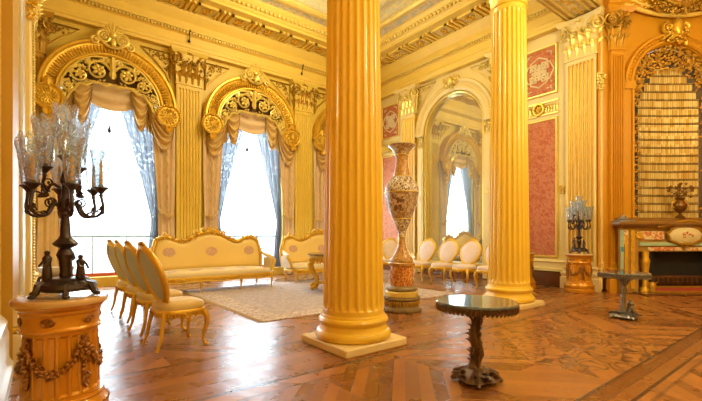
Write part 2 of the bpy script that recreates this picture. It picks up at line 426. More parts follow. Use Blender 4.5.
# mirror wall with a blind arch
MYC = 7.27; MHW = 1.03; MZS = 4.3
m = MB(); arch_panel(m, C1[1]-MYC, YW+.3-MYC, 0, ZC, 0, MHW, MZS, -.3, 0, .35)
m.obj('wall_mirror', CREAM, kind='structure').matrix_world = wallM(A_MIR, XM, MYC)
FL = sqrt((C2[0]-C1[0])**2+(C2[1]-C1[1])**2)
FC = cam2w(DC, R0)
m = MB(); arch_panel(m, -(8.28-R0)-.05, (R0-5.379)+.12, 0, ZC, 0, .84, 4.4, -.3, 0, 1.45)
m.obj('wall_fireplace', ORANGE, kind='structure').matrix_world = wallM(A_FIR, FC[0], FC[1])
m = MB(); m.box(XL-.3, XL, -4.3, YW+.3, 0, ZC); m.obj('wall_left', OCHRE, kind='structure')
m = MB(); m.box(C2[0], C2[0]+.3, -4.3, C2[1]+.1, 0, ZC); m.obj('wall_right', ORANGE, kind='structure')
m = MB(); m.box(XL-.3, C2[0]+.3, -4.3, -4.0, 0, ZC); m.obj('wall_back', OCHRE, kind='structure')

# ------------------------------------------------------------------ entablature and cornice
BY0, BY1 = 3.36, 4.04
main = [(XM, BY1), (XM, YW), (XL, YW), (XL, BY1)]
trimn = [0]
def trim(m, mat, smooth=False):
    trimn[0] += 1; return m.obj('trim_%d' % trimn[0], mat, kind='structure', smooth=smooth)
prof = [(0,5.95),(.16,5.95),(.16,6.02),(.18,6.04),(.18,6.12),(.15,6.15),(.15,6.34),(.2,6.36),(.2,6.42),(.24,6.44),(.2,6.5),(.2,6.66),(.26,6.72),(.32,6.80),(.36,6.86),(.38,6.92),(1.08,6.92),(1.08,6.98),(1.14,7.02),(1.14,7.06),(1.28,7.16),(1.32,7.2),(1.32,7.27),(0,7.27)]
trim(sweep(prof, main), YCREAM, 30)
trim(sweep([(1.66,7.17),(1.70,7.15),(1.78,7.15),(1.84,7.19),(1.84,7.26),(1.66,7.26)], main), GOLD2, 30)
trim(sweep([(1.33,7.235),(1.65,7.235),(1.65,7.26),(1.33,7.26)], main), FRSC)
trim(sweep([(2.5,7.14),(2.56,7.1),(2.75,7.1),(2.8,7.14),(2.8,7.26),(2.5,7.26)], main), CREAM, 30)
trim(sweep([(1.90,7.235),(2.48,7.235),(2.48,7.26),(1.90,7.26)], main), COFFER)
trim(sweep([(.235,6.425),(.26,6.44),(.26,6.455),(.235,6.47)], main), GOLD2)
trim(sweep([(.39,6.9),(.43,6.88),(.43,6.925),(.39,6.925)], main), GOLD2)
# dentils, coffers, brackets and egg band
def along(step, off, fn):
    segs = [((XM-off, BY1+.05), (XM-off, YW-off), pi/2), ((XM-off, YW-off), (XL+off, YW-off), pi), ((XL+off, YW-off), (XL+off, BY1+.05), -pi/2)]
    for a, b, rot in segs:
        L = sqrt((a[0]-b[0])**2+(a[1]-b[1])**2); n = int(L/step); s = L/n
        for i in range(n):
            t = (i+.5)/n; fn(T(a[0]+(b[0]-a[0])*t, a[1]+(b[1]-a[1])*t, 0) @ RZ(rot))
m = MB(); along(.075, .22, lambda M: m.box(-.022, .022, 0, .035, 6.365, 6.42, M)); trim(m, GOLD2)
mc = MB(); mb = MB(); mr = MB()
def coffer(M):
    mc.box(-.24, .24, -.22, .22, 6.905, 6.918, M)
    for x0, x1, y0, y1 in ((-.27,.27,.20,.25),(-.27,.27,-.25,-.20),(-.27,-.22,-.25,.25),(.22,.27,-.25,.25)): mb.box(x0, x1, y0, y1, 6.865, 6.92, M)
    for x in (-.40, .335): 
        mb.box(x, x+.065, -.27, .27, 6.86, 6.92, M); mb.ball((x+.033, .25, 6.875), (.04,.05,.04), M, 6, 4)
    mr.rosette(M @ RX(-pi/2) @ S(1,1,1), 0, 0, .13, 6, -6.9+6.9, .3) if False else mr.rosette(M @ T(0,0,6.905) @ RX(-pi/2), 0, 0, .15, 6, 0, .3)
along(.80, .60, coffer)
trim(mc, COFFER); trim(mb, YCREAM); trim(mr, GOLD, 60)
m = MB(); along(.125, 1.19, lambda M: m.ball((0, .02, 7.09), (.045,.05,.055), M, 6, 4)); trim(m, GOLD2, 60)
# beams of the ceiling centre and the beam carried by the columns
m = MB(); m.box(XL, XM+.1, BY0, BY1, 6.0, ZC); trim(m, CREAM)
m = MB()
for y in (BY0+.04, BY0+.16, BY1-.04-.03, BY1-.19): m.box(XL, XM, y, y+.03, 5.97, 6.01)
for y in (BY0-.03, BY1-.02): m.box(XL, XM, y, y+.05, 6.0, 6.08); m.box(XL, XM, y, y+.05, 6.35, 6.42)
trim(m, GOLD2)
m = MB(); R = random.Random(3)
for i in range(19):
    x = XL+.3+i*.5; M_ = T(x, (BY0+BY1)/2, 6.0) @ RX(-pi/2)
    m.scroll(M_, -.12, 0, .09, 0, 1.3, .014, 1); m.scroll(M_, .12, 0, .09, pi, 1.3, .014, 1); m.rosette(M_, 0, 0, .05, 5)
trim(m, GOLD, 60)
for y in (5.9, 7.3, 8.7): 
    pass
m = MB()
for x in (3.0, 4.55, 6.1): m.box(x-.14, x+.14, BY1+2.7, YW-2.7, 7.12, 7.25)
for y in (6.9, 7.8): m.box(XL+2.7, XM-2.7, y-.14, y+.14, 7.12, 7.25)
trim(m, YCREAM)
# cornice of the fireplace bay
bay = [(C2[0], -4.0), (C2[0], C2[1]), C1, (XM, BY0)]
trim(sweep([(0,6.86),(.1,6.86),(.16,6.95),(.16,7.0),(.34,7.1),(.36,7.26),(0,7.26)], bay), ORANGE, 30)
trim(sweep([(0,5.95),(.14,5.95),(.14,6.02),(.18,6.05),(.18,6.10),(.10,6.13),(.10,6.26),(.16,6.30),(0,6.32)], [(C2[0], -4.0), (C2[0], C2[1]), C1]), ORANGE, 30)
# skirtings
m = sweep([(0,0),(.10,0),(.10,.04),(.07,.06),(.07,.34),(0,.36)], [(XM, C1[1]), (XM, YW)]); m.obj('baseboard_mirror', BROWNM, kind='structure')
trim(sweep([(0,.36),(.09,.36),(.09,.42),(.05,.44),(.05,.56),(.08,.58),(.06,.62),(0,.64)], [(XM, C1[1]), (XM, MYC-MHW-.32)]), CREAM, 30)
trim(sweep([(0,.36),(.09,.36),(.09,.42),(.05,.44),(.05,.56),(.08,.58),(.06,.62),(0,.64)], [(XM, MYC+MHW+.32), (XM, YW)]), CREAM, 30)
sweep([(0,0),(.10,0),(.10,.04),(.07,.06),(.07,.34),(0,.36)], [C2, C1]).obj('baseboard_fireplace', BROWNM, kind='structure')
m = MB()
for a, b in ((XL, WX[0]-HW), (WX[0]+HW, WX[1]-HW), (WX[1]+HW, WX[2]-HW), (WX[2]+HW, XM)): m.merge(sweep([(0,0),(.05,0),(.05,.3),(.02,.34),(0,.34)], [(b, YW), (a, YW)]))
m.obj('baseboard_windows', PLINTH, kind='structure')
m = sweep([(0,0),(.09,0),(.09,.10),(.07,.13),(.06,.16),(.06,.36),(.045,.40),(.05,.46),(.02,.5),(0,.52)], [(XL, 4.5), (XL, -4)]); m.obj('baseboard_left', WHITE, kind='structure', smooth=30)

# ------------------------------------------------------------------ pilasters, columns
def flute_profile(w, d, n=7, dep=.034):
    # front face points of a fluted pilaster from -w/2 to w/2 at y=d
    pts = []; mg = w*.07; fw = (w-2*mg)/n
    pts.append((-w/2, d))
    for k in range(n):
        x0 = -w/2+mg+k*fw+fw*.14; x1 = x0+fw*.72
        for j in range(6):
            t = j/5; pts.append((x0+(x1-x0)*t, d-dep*sin(pi*t)**.6 if 0 < t < 1 else d))
    pts.append((w/2, d)); return pts
def capital_square(w, d, z0, h, gold, body):
    """flat corinthian capital for a pilaster, returns two meshes"""
    b = MB(); g = MB()
    for i in range(1): 
        prof = [(0,z0),(0,z0+h*.85)]
    rs = []
    for t in (0, .3, .6, .85):
        e = .02+.10*t*t; z = z0+h*t
        rs.append([(-w/2-e*.6, 0, z), (w/2+e*.6, 0, z), (w/2+e*.6, d+e, z), (-w/2-e*.6, d+e, z)])
    b.rings(rs)
    # astragal
    b.box(-w/2-.025, w/2+.025, 0, d+.025, z0-.035, z0+.02)
    # concave abacus
    n = 8; ring = []
    for z, ex in ((z0+h*.86, .11), (z0+h*.93, .15), (z0+h*.99, .17)):
        r = [(-w/2-ex, 0, z)]
        for i in range(n+1):
            t = i/n; x = (-w/2-ex)+(w+2*ex)*t; r.append((x, d+ex-.07*sin(pi*t), z))
        r.append((w/2+ex, 0, z)); ring.append(r)
    b.rings(ring)
    nl = max(2, int(round(w/.17)))
    for row, (zz, hh, n_, off) in enumerate(((z0+.01, h*.42, nl, 0), (z0+h*.22, h*.50, nl-1, 0))):
        for i in range(n_):
            x = (i-(n_-1)/2)*w/nl
            g.leaf(T(x, d+.02+.03*row, zz), hh, w/nl*1.3, .62, 4, 8)
        for sx in (-1, 1): g.leaf(T(sx*(w/2+.01), d*.5, zz) @ RZ(-sx*pi/2), hh, d*1.0+.05, .6, 4, 8); g.leaf(T(sx*(w/2), d, zz) @ RZ(-sx*pi/4), hh, w/nl*.8, .6, 4, 8)
    for sx in (-1, 1):
        g.scroll(T(sx*(w/2+.03), d+.05, 0) @ RZ(-sx*.7), -sx*.0, z0+h*.70, h*.19, (pi if sx > 0 else 0), 1.6, .028, -sx)
        g.scroll(T(0, d+.05, 0), sx*.075, z0+h*.70, h*.10, (0 if sx > 0 else pi), 1.4, .014, sx)
        g.tube([(sx*.12, d+.03, z0+h*.4), (sx*.16, d+.05, z0+h*.6), (sx*(w/2-.02), d+.08, z0+h*.84)], [.012,.018,.022], 5)
    g.rosette(T(0, d+.06, 0), 0, z0+h*.92, h*.11, 6)
    g.sprig(T(0, d+.03, 0), [(-w/2, 0, z0+h*.6), (0, .02, z0+h*.66), (w/2, 0, z0+h*.6)], 70, .055, 5, 1.0, 1.3)
    return b, g
def pilaster(label, a, x, y, w=.62, d=.13, mat=YCREAM, gmat=GOLD, group='fluted pilasters', zc=5.1, base=True, capm=None, nfl=7):
    t = thing('pilaster', label, 'pilaster', (x, y, 0), a, None)
    m = MB(); fp = flute_profile(w, d, nfl); z0, z1 = (.95 if False else .52), zc-.03
    flat = [(-w/2, d)] + [(px, d) for px, py in fp[1:-1]] + [(w/2, d)]
    def ring(pp, z): return [(-w/2, 0, z)] + [(px, py, z) for px, py in pp] + [(w/2, 0, z)]
    m.rings([ring(flat, z0), ring(flat, z0+.09), ring(fp, z0+.12), ring(fp, z1-.12), ring(flat, z1-.09), ring(flat, z1)])
    so = m.obj('shaft', mat, t)
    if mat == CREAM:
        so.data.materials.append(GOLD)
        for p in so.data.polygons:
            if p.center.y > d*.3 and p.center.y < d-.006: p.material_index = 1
    m = MB(); rs = []
    for o, z in ((.09,0),(.09,.26),(.065,.28),(.07,.30),(.085,.325),(.085,.36),(.07,.385),(.03,.40),(.025,.44),(.04,.455),(.05,.475),(.04,.495),(.01,.505),(0,.525)):
        rs.append([(-w/2-o, 0, z), (w/2+o, 0, z), (w/2+o, d+o, z), (-w/2-o, d+o, z)])
    m.rings(rs); m.obj('base', PLINTH if mat != ORANGE else ORANGE, t)
    b, g = capital_square(w, d, zc, 5.95-zc, gmat, mat)
    c = b.obj('capital', capm or mat, t); g.obj('acanthus_carving', gmat, c, 50)
    return t
pilaster('fluted ochre pilaster between the left and the middle window', A_WIN, 2.965, YW, mat=OCHRE, gmat=DGOLD)
pilaster('fluted ochre pilaster right of the middle window, behind the large column', A_WIN, 6.415, YW, mat=OCHRE, gmat=DGOLD)
pilaster('narrow shadowed ochre pilaster in the far left corner beside the first window', A_WIN, XL+.17, YW, w=.26, mat=OCHRE2, gmat=DGOLD, nfl=3)  # corner shadow put into the colour: deeper ochre than the other window pilasters
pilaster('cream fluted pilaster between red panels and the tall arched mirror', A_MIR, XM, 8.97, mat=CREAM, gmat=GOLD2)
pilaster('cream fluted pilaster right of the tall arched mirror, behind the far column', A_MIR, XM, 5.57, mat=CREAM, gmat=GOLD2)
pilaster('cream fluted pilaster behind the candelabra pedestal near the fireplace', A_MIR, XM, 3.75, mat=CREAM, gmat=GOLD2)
pf = cam2w(DC, 5.61)
pilaster('narrow amber fluted pilaster left of the fireplace arch', A_FIR, pf[0], pf[1], w=.28, d=.1, mat=ORANGE, gmat=DGOLD, zc=5.12, nfl=5)
pf = cam2w(DC, 8.05)
pilaster('narrow amber fluted pilaster right of the fireplace arch', A_FIR, pf[0], pf[1], w=.28, d=.1, mat=ORANGE, gmat=DGOLD, zc=5.12, nfl=5)
# slim corner strip with a small capital between the cream and the amber pilaster
t = thing('corner_strip', 'slim cream corner strip with a small gilt capital halfway up', 'pilaster', (XM, C1[1], 0), A_MIR)
m = MB(); m.bbox(.012, .15-.1, 0, .07, .5, 5.93); m.obj('shaft', CREAM, t)
m = MB(); m.bbox(.0, .045, 0, .1, 0, .5, .01); m.obj('base', PLINTH, t)
m = MB(); m.box(.0, .06, 0, .10, 4.28, 4.33); m.box(.0, .06, 0, .10, 4.6, 4.66); m.sprig(T(.04, .08, 0), [(0,0,4.34),(0,0,4.6)], 44, .065, 8, .5); m.obj('capital', GOLD2, t, 50)

def column(label, x, y):
    t = thing('column', label, 'column', (x, y, 0))
    m = MB(); m.bbox(-.42, .42, -.42, .42, 0, .085, .012); m.obj('plinth', PLINTH, t)
    m = MB(); m.lathe([(.385,.085),(.408,.10),(.418,.125),(.416,.15),(.40,.175),(.378,.185),(.374,.195),(.366,.215),(.362,.235),(.368,.25),(.374,.255),(.384,.27),(.386,.29),(.376,.31),(.352,.32),(.35,.335),(.342,.35)], 64); m.obj('base', COLM, t, 30)
    m = MB(); NF = 24; SEG = NF*8; rs = []
    def rad(z): s_ = (z-.35)/(5.08-.35); return .338-.062*s_**.9 if s_ > 0 else .338
    for z, f in ((.35,0),(.40,0),(.415,.5),(.45,1),(1.2,1),(2,1),(2.8,1),(3.6,1),(4.4,1),(4.93,1),(4.97,.5),(4.985,0),(5.06,0)):
        r = rad(z); ring = []
        for i in range(SEG):
            a = 2*pi*i/SEG; k = (i % 8)/8; dep = 0
            if .12 < k < .88: dep = sin(pi*(k-.12)/.76)**.6
            ring.append(((r-.024*dep*f)*cos(a), (r-.024*dep*f)*sin(a), z))
        rs.append(ring)
    m.rings(rs); m.obj('shaft', COLM, t)
    m = MB(); m.lathe([(.28,5.05),(.30,5.06),(.30,5.10),(.27,5.11),(.27,5.4),(.30,5.7),(.36,5.83)], 48)
    for z, ex in ((5.83, .34), (5.9, .37)):
        pass
    n = 10; rs = []
    for z, ex in ((5.82,.36),(5.87,.38),(5.99,.40)):
        ring = []
        for k in range(4):
            for i in range(n):
                tt = i/n; px = -ex+2*ex*tt; py = -ex+.09*sin(pi*tt); a = k*pi/2
                ring.append((px*cos(a)-py*sin(a), px*sin(a)+py*cos(a), z))
        rs.append(ring)
    m.rings(rs); c = m.obj('capital', COLM, t)
    g = MB()
    for row, (zz, hh, off) in enumerate(((5.11,.34,0),(5.25,.42,.5))):
        for i in range(8):
            a = 2*pi*(i+off)/8; g.leaf(RZ(a) @ T(0, .28+.02*row, zz), hh, .22, .6)
    for i in range(4):
        a = pi/4+i*pi/2
        for s_ in (-1, 1): g.scroll(RZ(a) @ T(s_*.04, .38, 0) @ RZ(s_*pi/2*.8), 0, 5.72, .12, pi if s_ > 0 else 0, 1.6, .02, -s_)
        g.rosette(RZ(i*pi/2) @ T(0, .30, 0), 0, 5.9, .08)
    g.obj('acanthus_carving', GOLD2, c, 50)
    return t
column('massive fluted yellow column in the centre foreground on a square plinth', 2.71, 3.45)
column('fluted yellow column farther back, to the right of the tall arched mirror', 6.30, 3.70)

# left wall: stepped door casing, receding sharply
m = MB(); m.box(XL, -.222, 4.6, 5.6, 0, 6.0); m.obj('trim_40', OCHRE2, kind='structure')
m = MB(); m.bbox(XL, -.196, 5.9, 6.6, 0, 6.0, .02); m.obj('trim_41', WHITE, kind='structure')
m = MB(); m.bbox(XL, -.168, 8.0, 8.5, 0, 6.0, .02); m.obj('trim_42', CREAM, kind='structure')
m = MB(); 
for k in range(110): m.ball((-.145, 8.75, .3+k*.052), .022, None, 6, 4)
m.box(XL, -.16, 8.7, 8.8, .0, 6.0); m.obj('trim_43', GOLD2, kind='structure', smooth=50)
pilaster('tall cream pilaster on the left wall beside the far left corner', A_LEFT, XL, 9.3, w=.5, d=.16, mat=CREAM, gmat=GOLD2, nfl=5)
m = MB(); m.bbox(XL, -.13, 4.62, 5.5, 0, .32, .02); m.bbox(XL, -.17, 4.64, 5.5, .36, .56, .02); m.obj('trim_44', PLINTH, kind='structure')
m = MB(); m.bbox(XL, -.145, 4.61, 5.5, .32, .37, .015); m.obj('trim_45', GOLD, kind='structure')
m = MB(); m.sprig(T(-.165, 8.0, 0) @ RZ(pi), [(0,0,4.6),(0,0,5.1)], 30, .07, 4, .5); m.sprig(T(-.165, 7.98, 0) @ RZ(pi), [(0,0,1.9),(0,0,2.0)], 6, .04, 4, .5); m.obj('trim_46', GOLD, kind='structure', smooth=50)
m = MB(); m.box(XL, XL+.015, 2.6, 4.2, .8, 5.6); tag(m.obj('wall_panel', REDBRO), 'red brocade panel on the left wall at the edge of the view', 'wall panel')

# ------------------------------------------------------------------ windows, curtains, gilt pelmets
for k, cx in enumerate(WX):
    w = thing('window_%d' % (k+1), '', '', (cx, YW, 0), A_WIN); del w['label']; del w['category']; w['kind'] = 'structure'
    m = MB(); y = -.28
    for x0, x1 in ((-HW, -HW+.07), (HW-.07, HW)): m.box(x0, x1, y-.04, y+.04, .22, ZSP)
    m.box(-HW, HW, y-.04, y+.04, .22, .30); m.obj('casement', REDWD, w)
    m = MB(); m.box(-HW+.07, HW-.07, y-.03, y+.03, 1.145, 1.175); m.box(-HW, HW, y-.03, y+.03, ZSP-.03, ZSP+.03)
    for x in (-.35, .35): m.box(x-.012, x+.012, y-.015, y+.015, .3, 1.15)
    m.obj('glazing_bar', simple('grey_green_metal_%d' % k, (.45,.58,.55), .4), w)
    m = MB(); m.box(-HW+.02, HW-.02, y-.006, y+.004, .25, ZSP); 
    n = 16; vs = [((HW-.01)*cos(pi*i/n), y, ZSP+(HW-.01)*sin(pi*i/n)) for i in range(n+1)]; m.add(vs, [tuple(range(n+1))]); m.obj('pane', PANE, w)
    bl = ['white blind drawn down behind the left window\'s curtains', 'white blind drawn down behind the middle window\'s curtains', 'white blind drawn down in the last window, behind the large column'][k]
    t = thing('window_blind', bl, 'blind', (cx, YW, 0), A_WIN)
    m = MB(); m.box(-.99, .99, -.20, -.198, 1.19, 4.7); m.obj('cloth', BLIND, t)
    m = MB(); m.tube([(-.99, -.2, 1.185), (.99, -.2, 1.185)], .012, 8); m.obj('bottom_bar', simple('blind_bar_%d' % k, (.55,.66,.66), .4), t)
    m = MB(); m.lathe([(.001,3.62),(.035,3.64),(.045,3.70),(.02,3.76),(.012,3.84),(.001,3.85)], 10, T(.02, -.17, 0)); m.tube([(.02,-.17,3.84),(.02,-.19,4.6)], .004, 5); m.obj('tassel', BLACK, t, 50)
# balcony railing outside, seen through the glass is kept to the glazing bars

def arcband(m, M=None):
    for prof, r in (([(0,.0),(0,.30),(.03,.34),(.07,.34),(.09,.30),(.09,0)], 1.30), ([(0,0),(0,.30),(.02,.33),(.05,.33),(.07,.30),(.07,0)], 1.02), ([(0,0),(0,.24),(.24,.30),(.24,0)], 1.08)):
        arc_sweep(m, prof, 0, ZSP, r, 0, pi, 40, M)
    for i in range(58):
        a = pi*(i+.5)/58
        Mx = T(1.19*cos(a), .28, ZSP+1.19*sin(a)) @ RY(-a)
        m.ball((0, 0, 0), (.10, .035, .026), Mx, 6, 4)
def make_pelmet(label, cx):
    t = thing('gilt_pelmet', label, 'pelmet', (cx, YW, 0), A_WIN)
    m = MB(); arcband(m); m.obj('arch_band', GOLD, t, 40)
    for sx in (-1, 1):
        m = MB(); M = T(sx*1.19, .34, ZSP-.12)
        m.lathe([(.001,-.05),(.26,-.05),(.285,-.02),(.285,.02),(.26,.045),(.235,.03),(.22,.01),(.001,.01)], 32, M @ RX(-pi/2))
        for i in range(14):
            a = 2*pi*i/14; m.ball((.165*cos(a), .035, .165*sin(a)), (.03,.02,.03), M, 6, 4)
            m.tube([(.06*cos(a),.03,.06*sin(a)), (.13*cos(a+.25),.05,.13*sin(a+.25)), (.20*cos(a),.03,.20*sin(a))], [.012,.016,.01], 5, M)
        m.rosette(M, 0, 0, .075, 8, .03)
        for i in range(24):
            a = 2*pi*i/24; m.ball((.262*cos(a), .04, .262*sin(a)), .022, M, 6, 4)
        m.leaf(M @ T(0, .03, -.26) @ RX(pi), .17, .2, .4)
        m.leaf(M @ T(0, .05, .22), .22, .2, .5)
        m.obj('side_boss', GOLD, t, 50)
    # pierced scrollwork
    m = MB()
    for sx in (-1, 1):
        M = T(0, .26, ZSP) @ S(sx, 1, 1)
        for (x, z, r, a0, tn, dd) in ((.28,.66,.24,pi*.9,1.5,-1), (.63,.50,.20,pi*.7,1.5,-1), (.84,.20,.13,pi*.6,1.4,-1), (.11,.92,.08,-.5,1.3,1), (.50,.83,.09,0,1.3,1), (.80,.54,.08,0,1.2,1), (.93,.0,.08,pi*.5,1.3,-1)):
            m.scroll(M, x, z, r, a0, tn, .032, dd, 0, 6)
            m.rosette(M, x, z, r*.58, 6, .03, .5)
        # stems
        m.tube([(.03,0,.95),(.16,.02,.98),(.38,.03,.95),(.62,.02,.80),(.82,.02,.58),(.94,.02,.34),(1.0,.01,.05)], [.02,.024,.024,.024,.022,.02,.018], 5, M)
        m.tube([(.02,0,.40),(.12,.02,.34),(.25,.03,.38),(.42,.03,.38),(.50,.03,.28),(.64,.03,.29),(.72,.03,.16),(.80,.02,.06),(.84,.02,-.06),(.98,.0,-.14)], [.03,.034,.03,.034,.03,.034,.03,.03,.03,.03], 6, M)
        m.sprig(M, [(.05,0,.86),(.3,0,.84),(.55,0,.74),(.75,0,.52),(.9,0,.3)], 50, .055, 3, .9)
        m.sprig(M, [(.05,0,.40),(.3,0,.42),(.5,0,.34),(.7,0,.26),(.84,0,.02)], 44, .05, 4, .5)
    M = T(0, .30, ZSP)
    m.tube([(0,0,.52),(0,.03,.7),(0,.03,1.0)], [.04,.03,.05], 6, M)
    for z in (.55,.68,.8): m.leaf(M @ T(0,.02,z), .2, .16, .5)
    m.obj('scrollwork', GOLD2, t, 50)
    # crown
    m = MB(); M = T(0, .36, ZSP+1.36)
    for sx in (-1, 1):
        m.scroll(M, sx*.17, .06, .15, (pi*.5 if sx > 0 else pi*.5), 1.7, .035, -sx, 0, 6)
        m.scroll(M, sx*.34, -.06, .09, pi*.5, 1.4, .026, -sx, 0, 6)
        m.tube([(0,0,-.15), (sx*.12,0,-.12), (sx*.3,0,.02)], [.03,.04,.03], 6, M)
    for i in range(7):
        a = (i-3)*.36; m.leaf(M @ T(0, .01, .12) @ RY(a), .33-.02*abs(i-3), .095, .35, 2, 5)
    m.ball((0,.06,.12), (.07,.05,.07), M); m.ball((0,.06,-.06), (.06,.05,.10), M)
    m.obj('crown', GOLD2, t, 50)
    return t
LBL = ['left', 'middle', 'last']
pel = make_pelmet('gilded arched pelmet with pierced scrolls over the left window', WX[0])
dup(pel, (WX[1], YW, 0), A_WIN, 'gilded arched pelmet with pierced scrolls over the middle window')
dup(pel, (WX[2], YW, 0), A_WIN, 'gilded arched pelmet half hidden behind the large foreground column')
for k, cx in enumerate(WX):
    nm = ['left', 'middle', 'third, half hidden'][k]
    # spandrel carving (part of the wall)
    m = MB()
    for sx in (-1, 1):
        M = T(cx, YW, 0) @ RZ(A_WIN) @ S(sx, 1, 1)
        pts = [(1.28, 5.82), (.62, 5.82), (.95, 5.55), (1.2, 5.3), (1.28, 5.1)]
        m.tube([(x, .03, z) for x, z in pts], .025, 4, M, True)
        m.sprig(M @ T(0, .01, 0), [(1.2,0,5.72),(.85,0,5.74)], 14, .06, 2+k, .5); m.sprig(M @ T(0,.01,0), [(1.18,0,5.6),(1.22,0,5.3)], 14, .05, 9+k, .5)
        m.scroll(M, 1.1, 5.66, .09, 0, 1.4, .02)
    trim(m, DGOLD, 50)
# fabric -----------------------------------------------------
def swag(m, p0, p1, dt, db, folds, y0=.2, bul=.12, nu=20, nv=36, pw=.5, rid=.03):
    def fn(a, b):
        x = p0[0]+(p1[0]-p0[0])*a; zt = p0[1]+(p1[1]-p0[1])*a; s_ = 4*a*(1-a)
        dr = dt+(db-dt)*b
        z = zt-dr*s_**pw-(1-s_)*b*.06
        return (x, y0+bul*s_*(.4+.6*sin(pi*min(1,b*1.05)))+rid*sin(b*folds*2*pi)*(.35+.65*s_), z)
    m.grid(fn, nu, nv)
def jabot(m, x0, x1, zt, zb0, zb1, y0=.22, folds=5):
    # hanging pleated loop, longer at one side
    def fn(a, b):
        x = x0+(x1-x0)*a; zb = zb0+(zb1-zb0)*a
        pinch = 1
        return (x+.02*sin(b*9), y0+.035*sin(a*folds*2*pi), zt+(zb-zt)*b)
    m.grid(fn, folds*8, 10)
def drape(m, xo, xi_top, xi_tie, xi_bot, ztop, ztie, y0, folds, amp=.035, zbot=.02, xo_tie=None):
    def edge(z):
        if z >= ztie:
            t = (z-ztie)/(ztop-ztie); return xi_tie+(xi_top-xi_tie)*t**1.15
        t = (ztie-z)/ztie; return xi_tie+(xi_bot-xi_tie)*min(1, t*1.6)**.7
    def oedge(z):
        xt = xo_tie if xo_tie is not None else xo
        t = abs(z-ztie)/ (ztop-ztie) if z > ztie else (ztie-z)/ztie
        return xt+(xo-xt)*min(1, t*2.2)**.8
    def fn(a, b):
        z = ztop+(zbot-ztop)*b
        x = oedge(z)+(edge(z)-oedge(z))*a
        sq = 1-.5*exp(-((z-ztie)/.25)**2)
        return (x, y0+amp*sq*sin(a*folds*2*pi)+.5*amp*sin(a*folds*3.3*pi+z), z)
    m.grid(fn, folds*8, 26)
for k, cx in enumerate(WX):
    nm = ['left window', 'middle window', 'last window by the column'][k]
    # swag valance
    t = thing('swag_valance', 'draped tan valance with looped swags under the pelmet of the %s' % nm, 'valance', (cx, YW, 0), A_WIN)
    m = MB(); swag(m, (-.62,4.74), (.62,4.74), .02, .66, 2.2, .08, .08, 24, 36, .45)
    m.obj('centre_swag', TAN, t, 60)
    m = MB(); m.grid(lambda a, b: (-1.05+2.1*a, .04+.012*sin(a*60), 4.55+(4.25+sqrt(max(0,1.05**2-(-1.05+2.1*a)**2))-4.55)*b), 60, 4); m.obj('backing_cloth', DBACK, t, 60)
    for sx in (-1, 1):
        m = MB(); swag(m, (sx*.38,4.66), (sx*.76,4.52), .0, .92, 4, .20, .09, 24, 60, .68, .045); m.obj('inner_loop', TANP, t, 60)
        m = MB(); swag(m, (sx*.72,4.55), (sx*1.34,3.95), .1, .92, 4.5, .22, .08, 24, 64, .68, .045); m.obj('outer_loop', TANP, t, 60)
        m = MB(); jabot(m, sx*.70, sx*.90, 4.5, 3.8, 3.6, .16, 3); m.obj('pleated_tail', TANP, t, 60)
    for sx, side in ((1, 'left'), (-1, 'right')):
        t = thing('curtain', 'tan curtain tied back on the %s side of the %s' % (side, nm), 'curtain', (cx, YW, 0), A_WIN)
        m = MB(); drape(m, sx*1.38, sx*.80, sx*.98, sx*.98, 4.3, 1.72, .16, 3, .022, .02, sx*1.34); m.obj('cloth', TAN, t, 60)
        m = MB(); m.tube([(sx*1.34,.10,1.70),(sx*1.22,.24,1.66),(sx*1.06,.24,1.76),(sx*1.0,.14,1.86)], .035, 8); m.ball((sx*1.2,.25,1.68), (.09,.05,.08)); m.rosette(T(sx*1.2,.28,1.68), 0, 0, .07); m.obj('tieback', TANP, t, 50)
        m = MB(); R = random.Random(k*2+sx+9)
        m.tube([(sx*(1.16+.035*sin(i*1.7)), .215+.01*cos(i*1.3), 3.3-.075*i) for i in range(20)], .014, 5); m.obj('braid_trim', TANP, t, 50)
        t = thing('lace_curtain', 'sheer lace curtain swept to the %s side of the %s' % (side, nm), 'curtain', (cx, YW, 0), A_WIN)
        m = MB(); drape(m, sx*1.0, sx*.06, sx*.86, sx*.78, 4.66, 1.55, -.02, 5, .045, .24, sx*1.03); m.obj('net', LACE, t, 60)
# picture hooks with rods on the frieze
for x, lab in ((2.95, 'above the pilaster between the left and middle windows'), (6.30, 'above the pilaster right of the middle window')):
    m = MB(); M = wallM(A_WIN, x, YW-.16, 6.25); m.lathe([(.001,-.02),(.035,0),(.02,.05),(.001,.06)], 10, M @ T(0,.03,-.07)); m.tube([(0,0,0),(0,.06,-.02),(0,.07,.12),(-.03,.09,.2),(0,.11,.22),(.01,.11,.1)], .012, 6, M)
    tag(m.obj('iron_hook', BLACK, None, 50), 'small black iron hook on the frieze %s' % lab, 'hook')

# ------------------------------------------------------------------ mirror wall dressing
t = thing('arched_mirror', 'tall arched wall mirror in a cream and gilt niche between two pilasters', 'mirror', (XM, MYC, 0), A_MIR)
m = MB(); n = 24; z0 = .36
vs = [(-MHW-.02, -.10, z0), (MHW+.02, -.10, z0)] + [((MHW+.02)*cos(pi*i/n), -.10, MZS+(MHW+.02)*sin(pi*i/n)) for i in range(n+1)]
m.add(vs, [tuple(range(len(vs)))]); n0 = len(vs); m.add([(v[0], -.14, v[2]) for v in vs], [tuple(reversed(range(n0)))]); m.obj('mirror_glass', MIRROR, t)
m = MB()
for prof, r in (([(0,-.1),(0,.02),(.03,.05),(.06,.03),(.06,-.1)], MHW-.03),):
    arc_sweep(m, prof, 0, MZS, r, 0, pi, 36)
for sx in (-1, 1): m.box(sx*(MHW+.0)-.03, sx*(MHW+.0)+.03, -.1, .04, .36, MZS)
m.box(-MHW, MHW, -.1, .06, .34, .42)
m.obj('gilt_rim', GOLD2, t, 40)
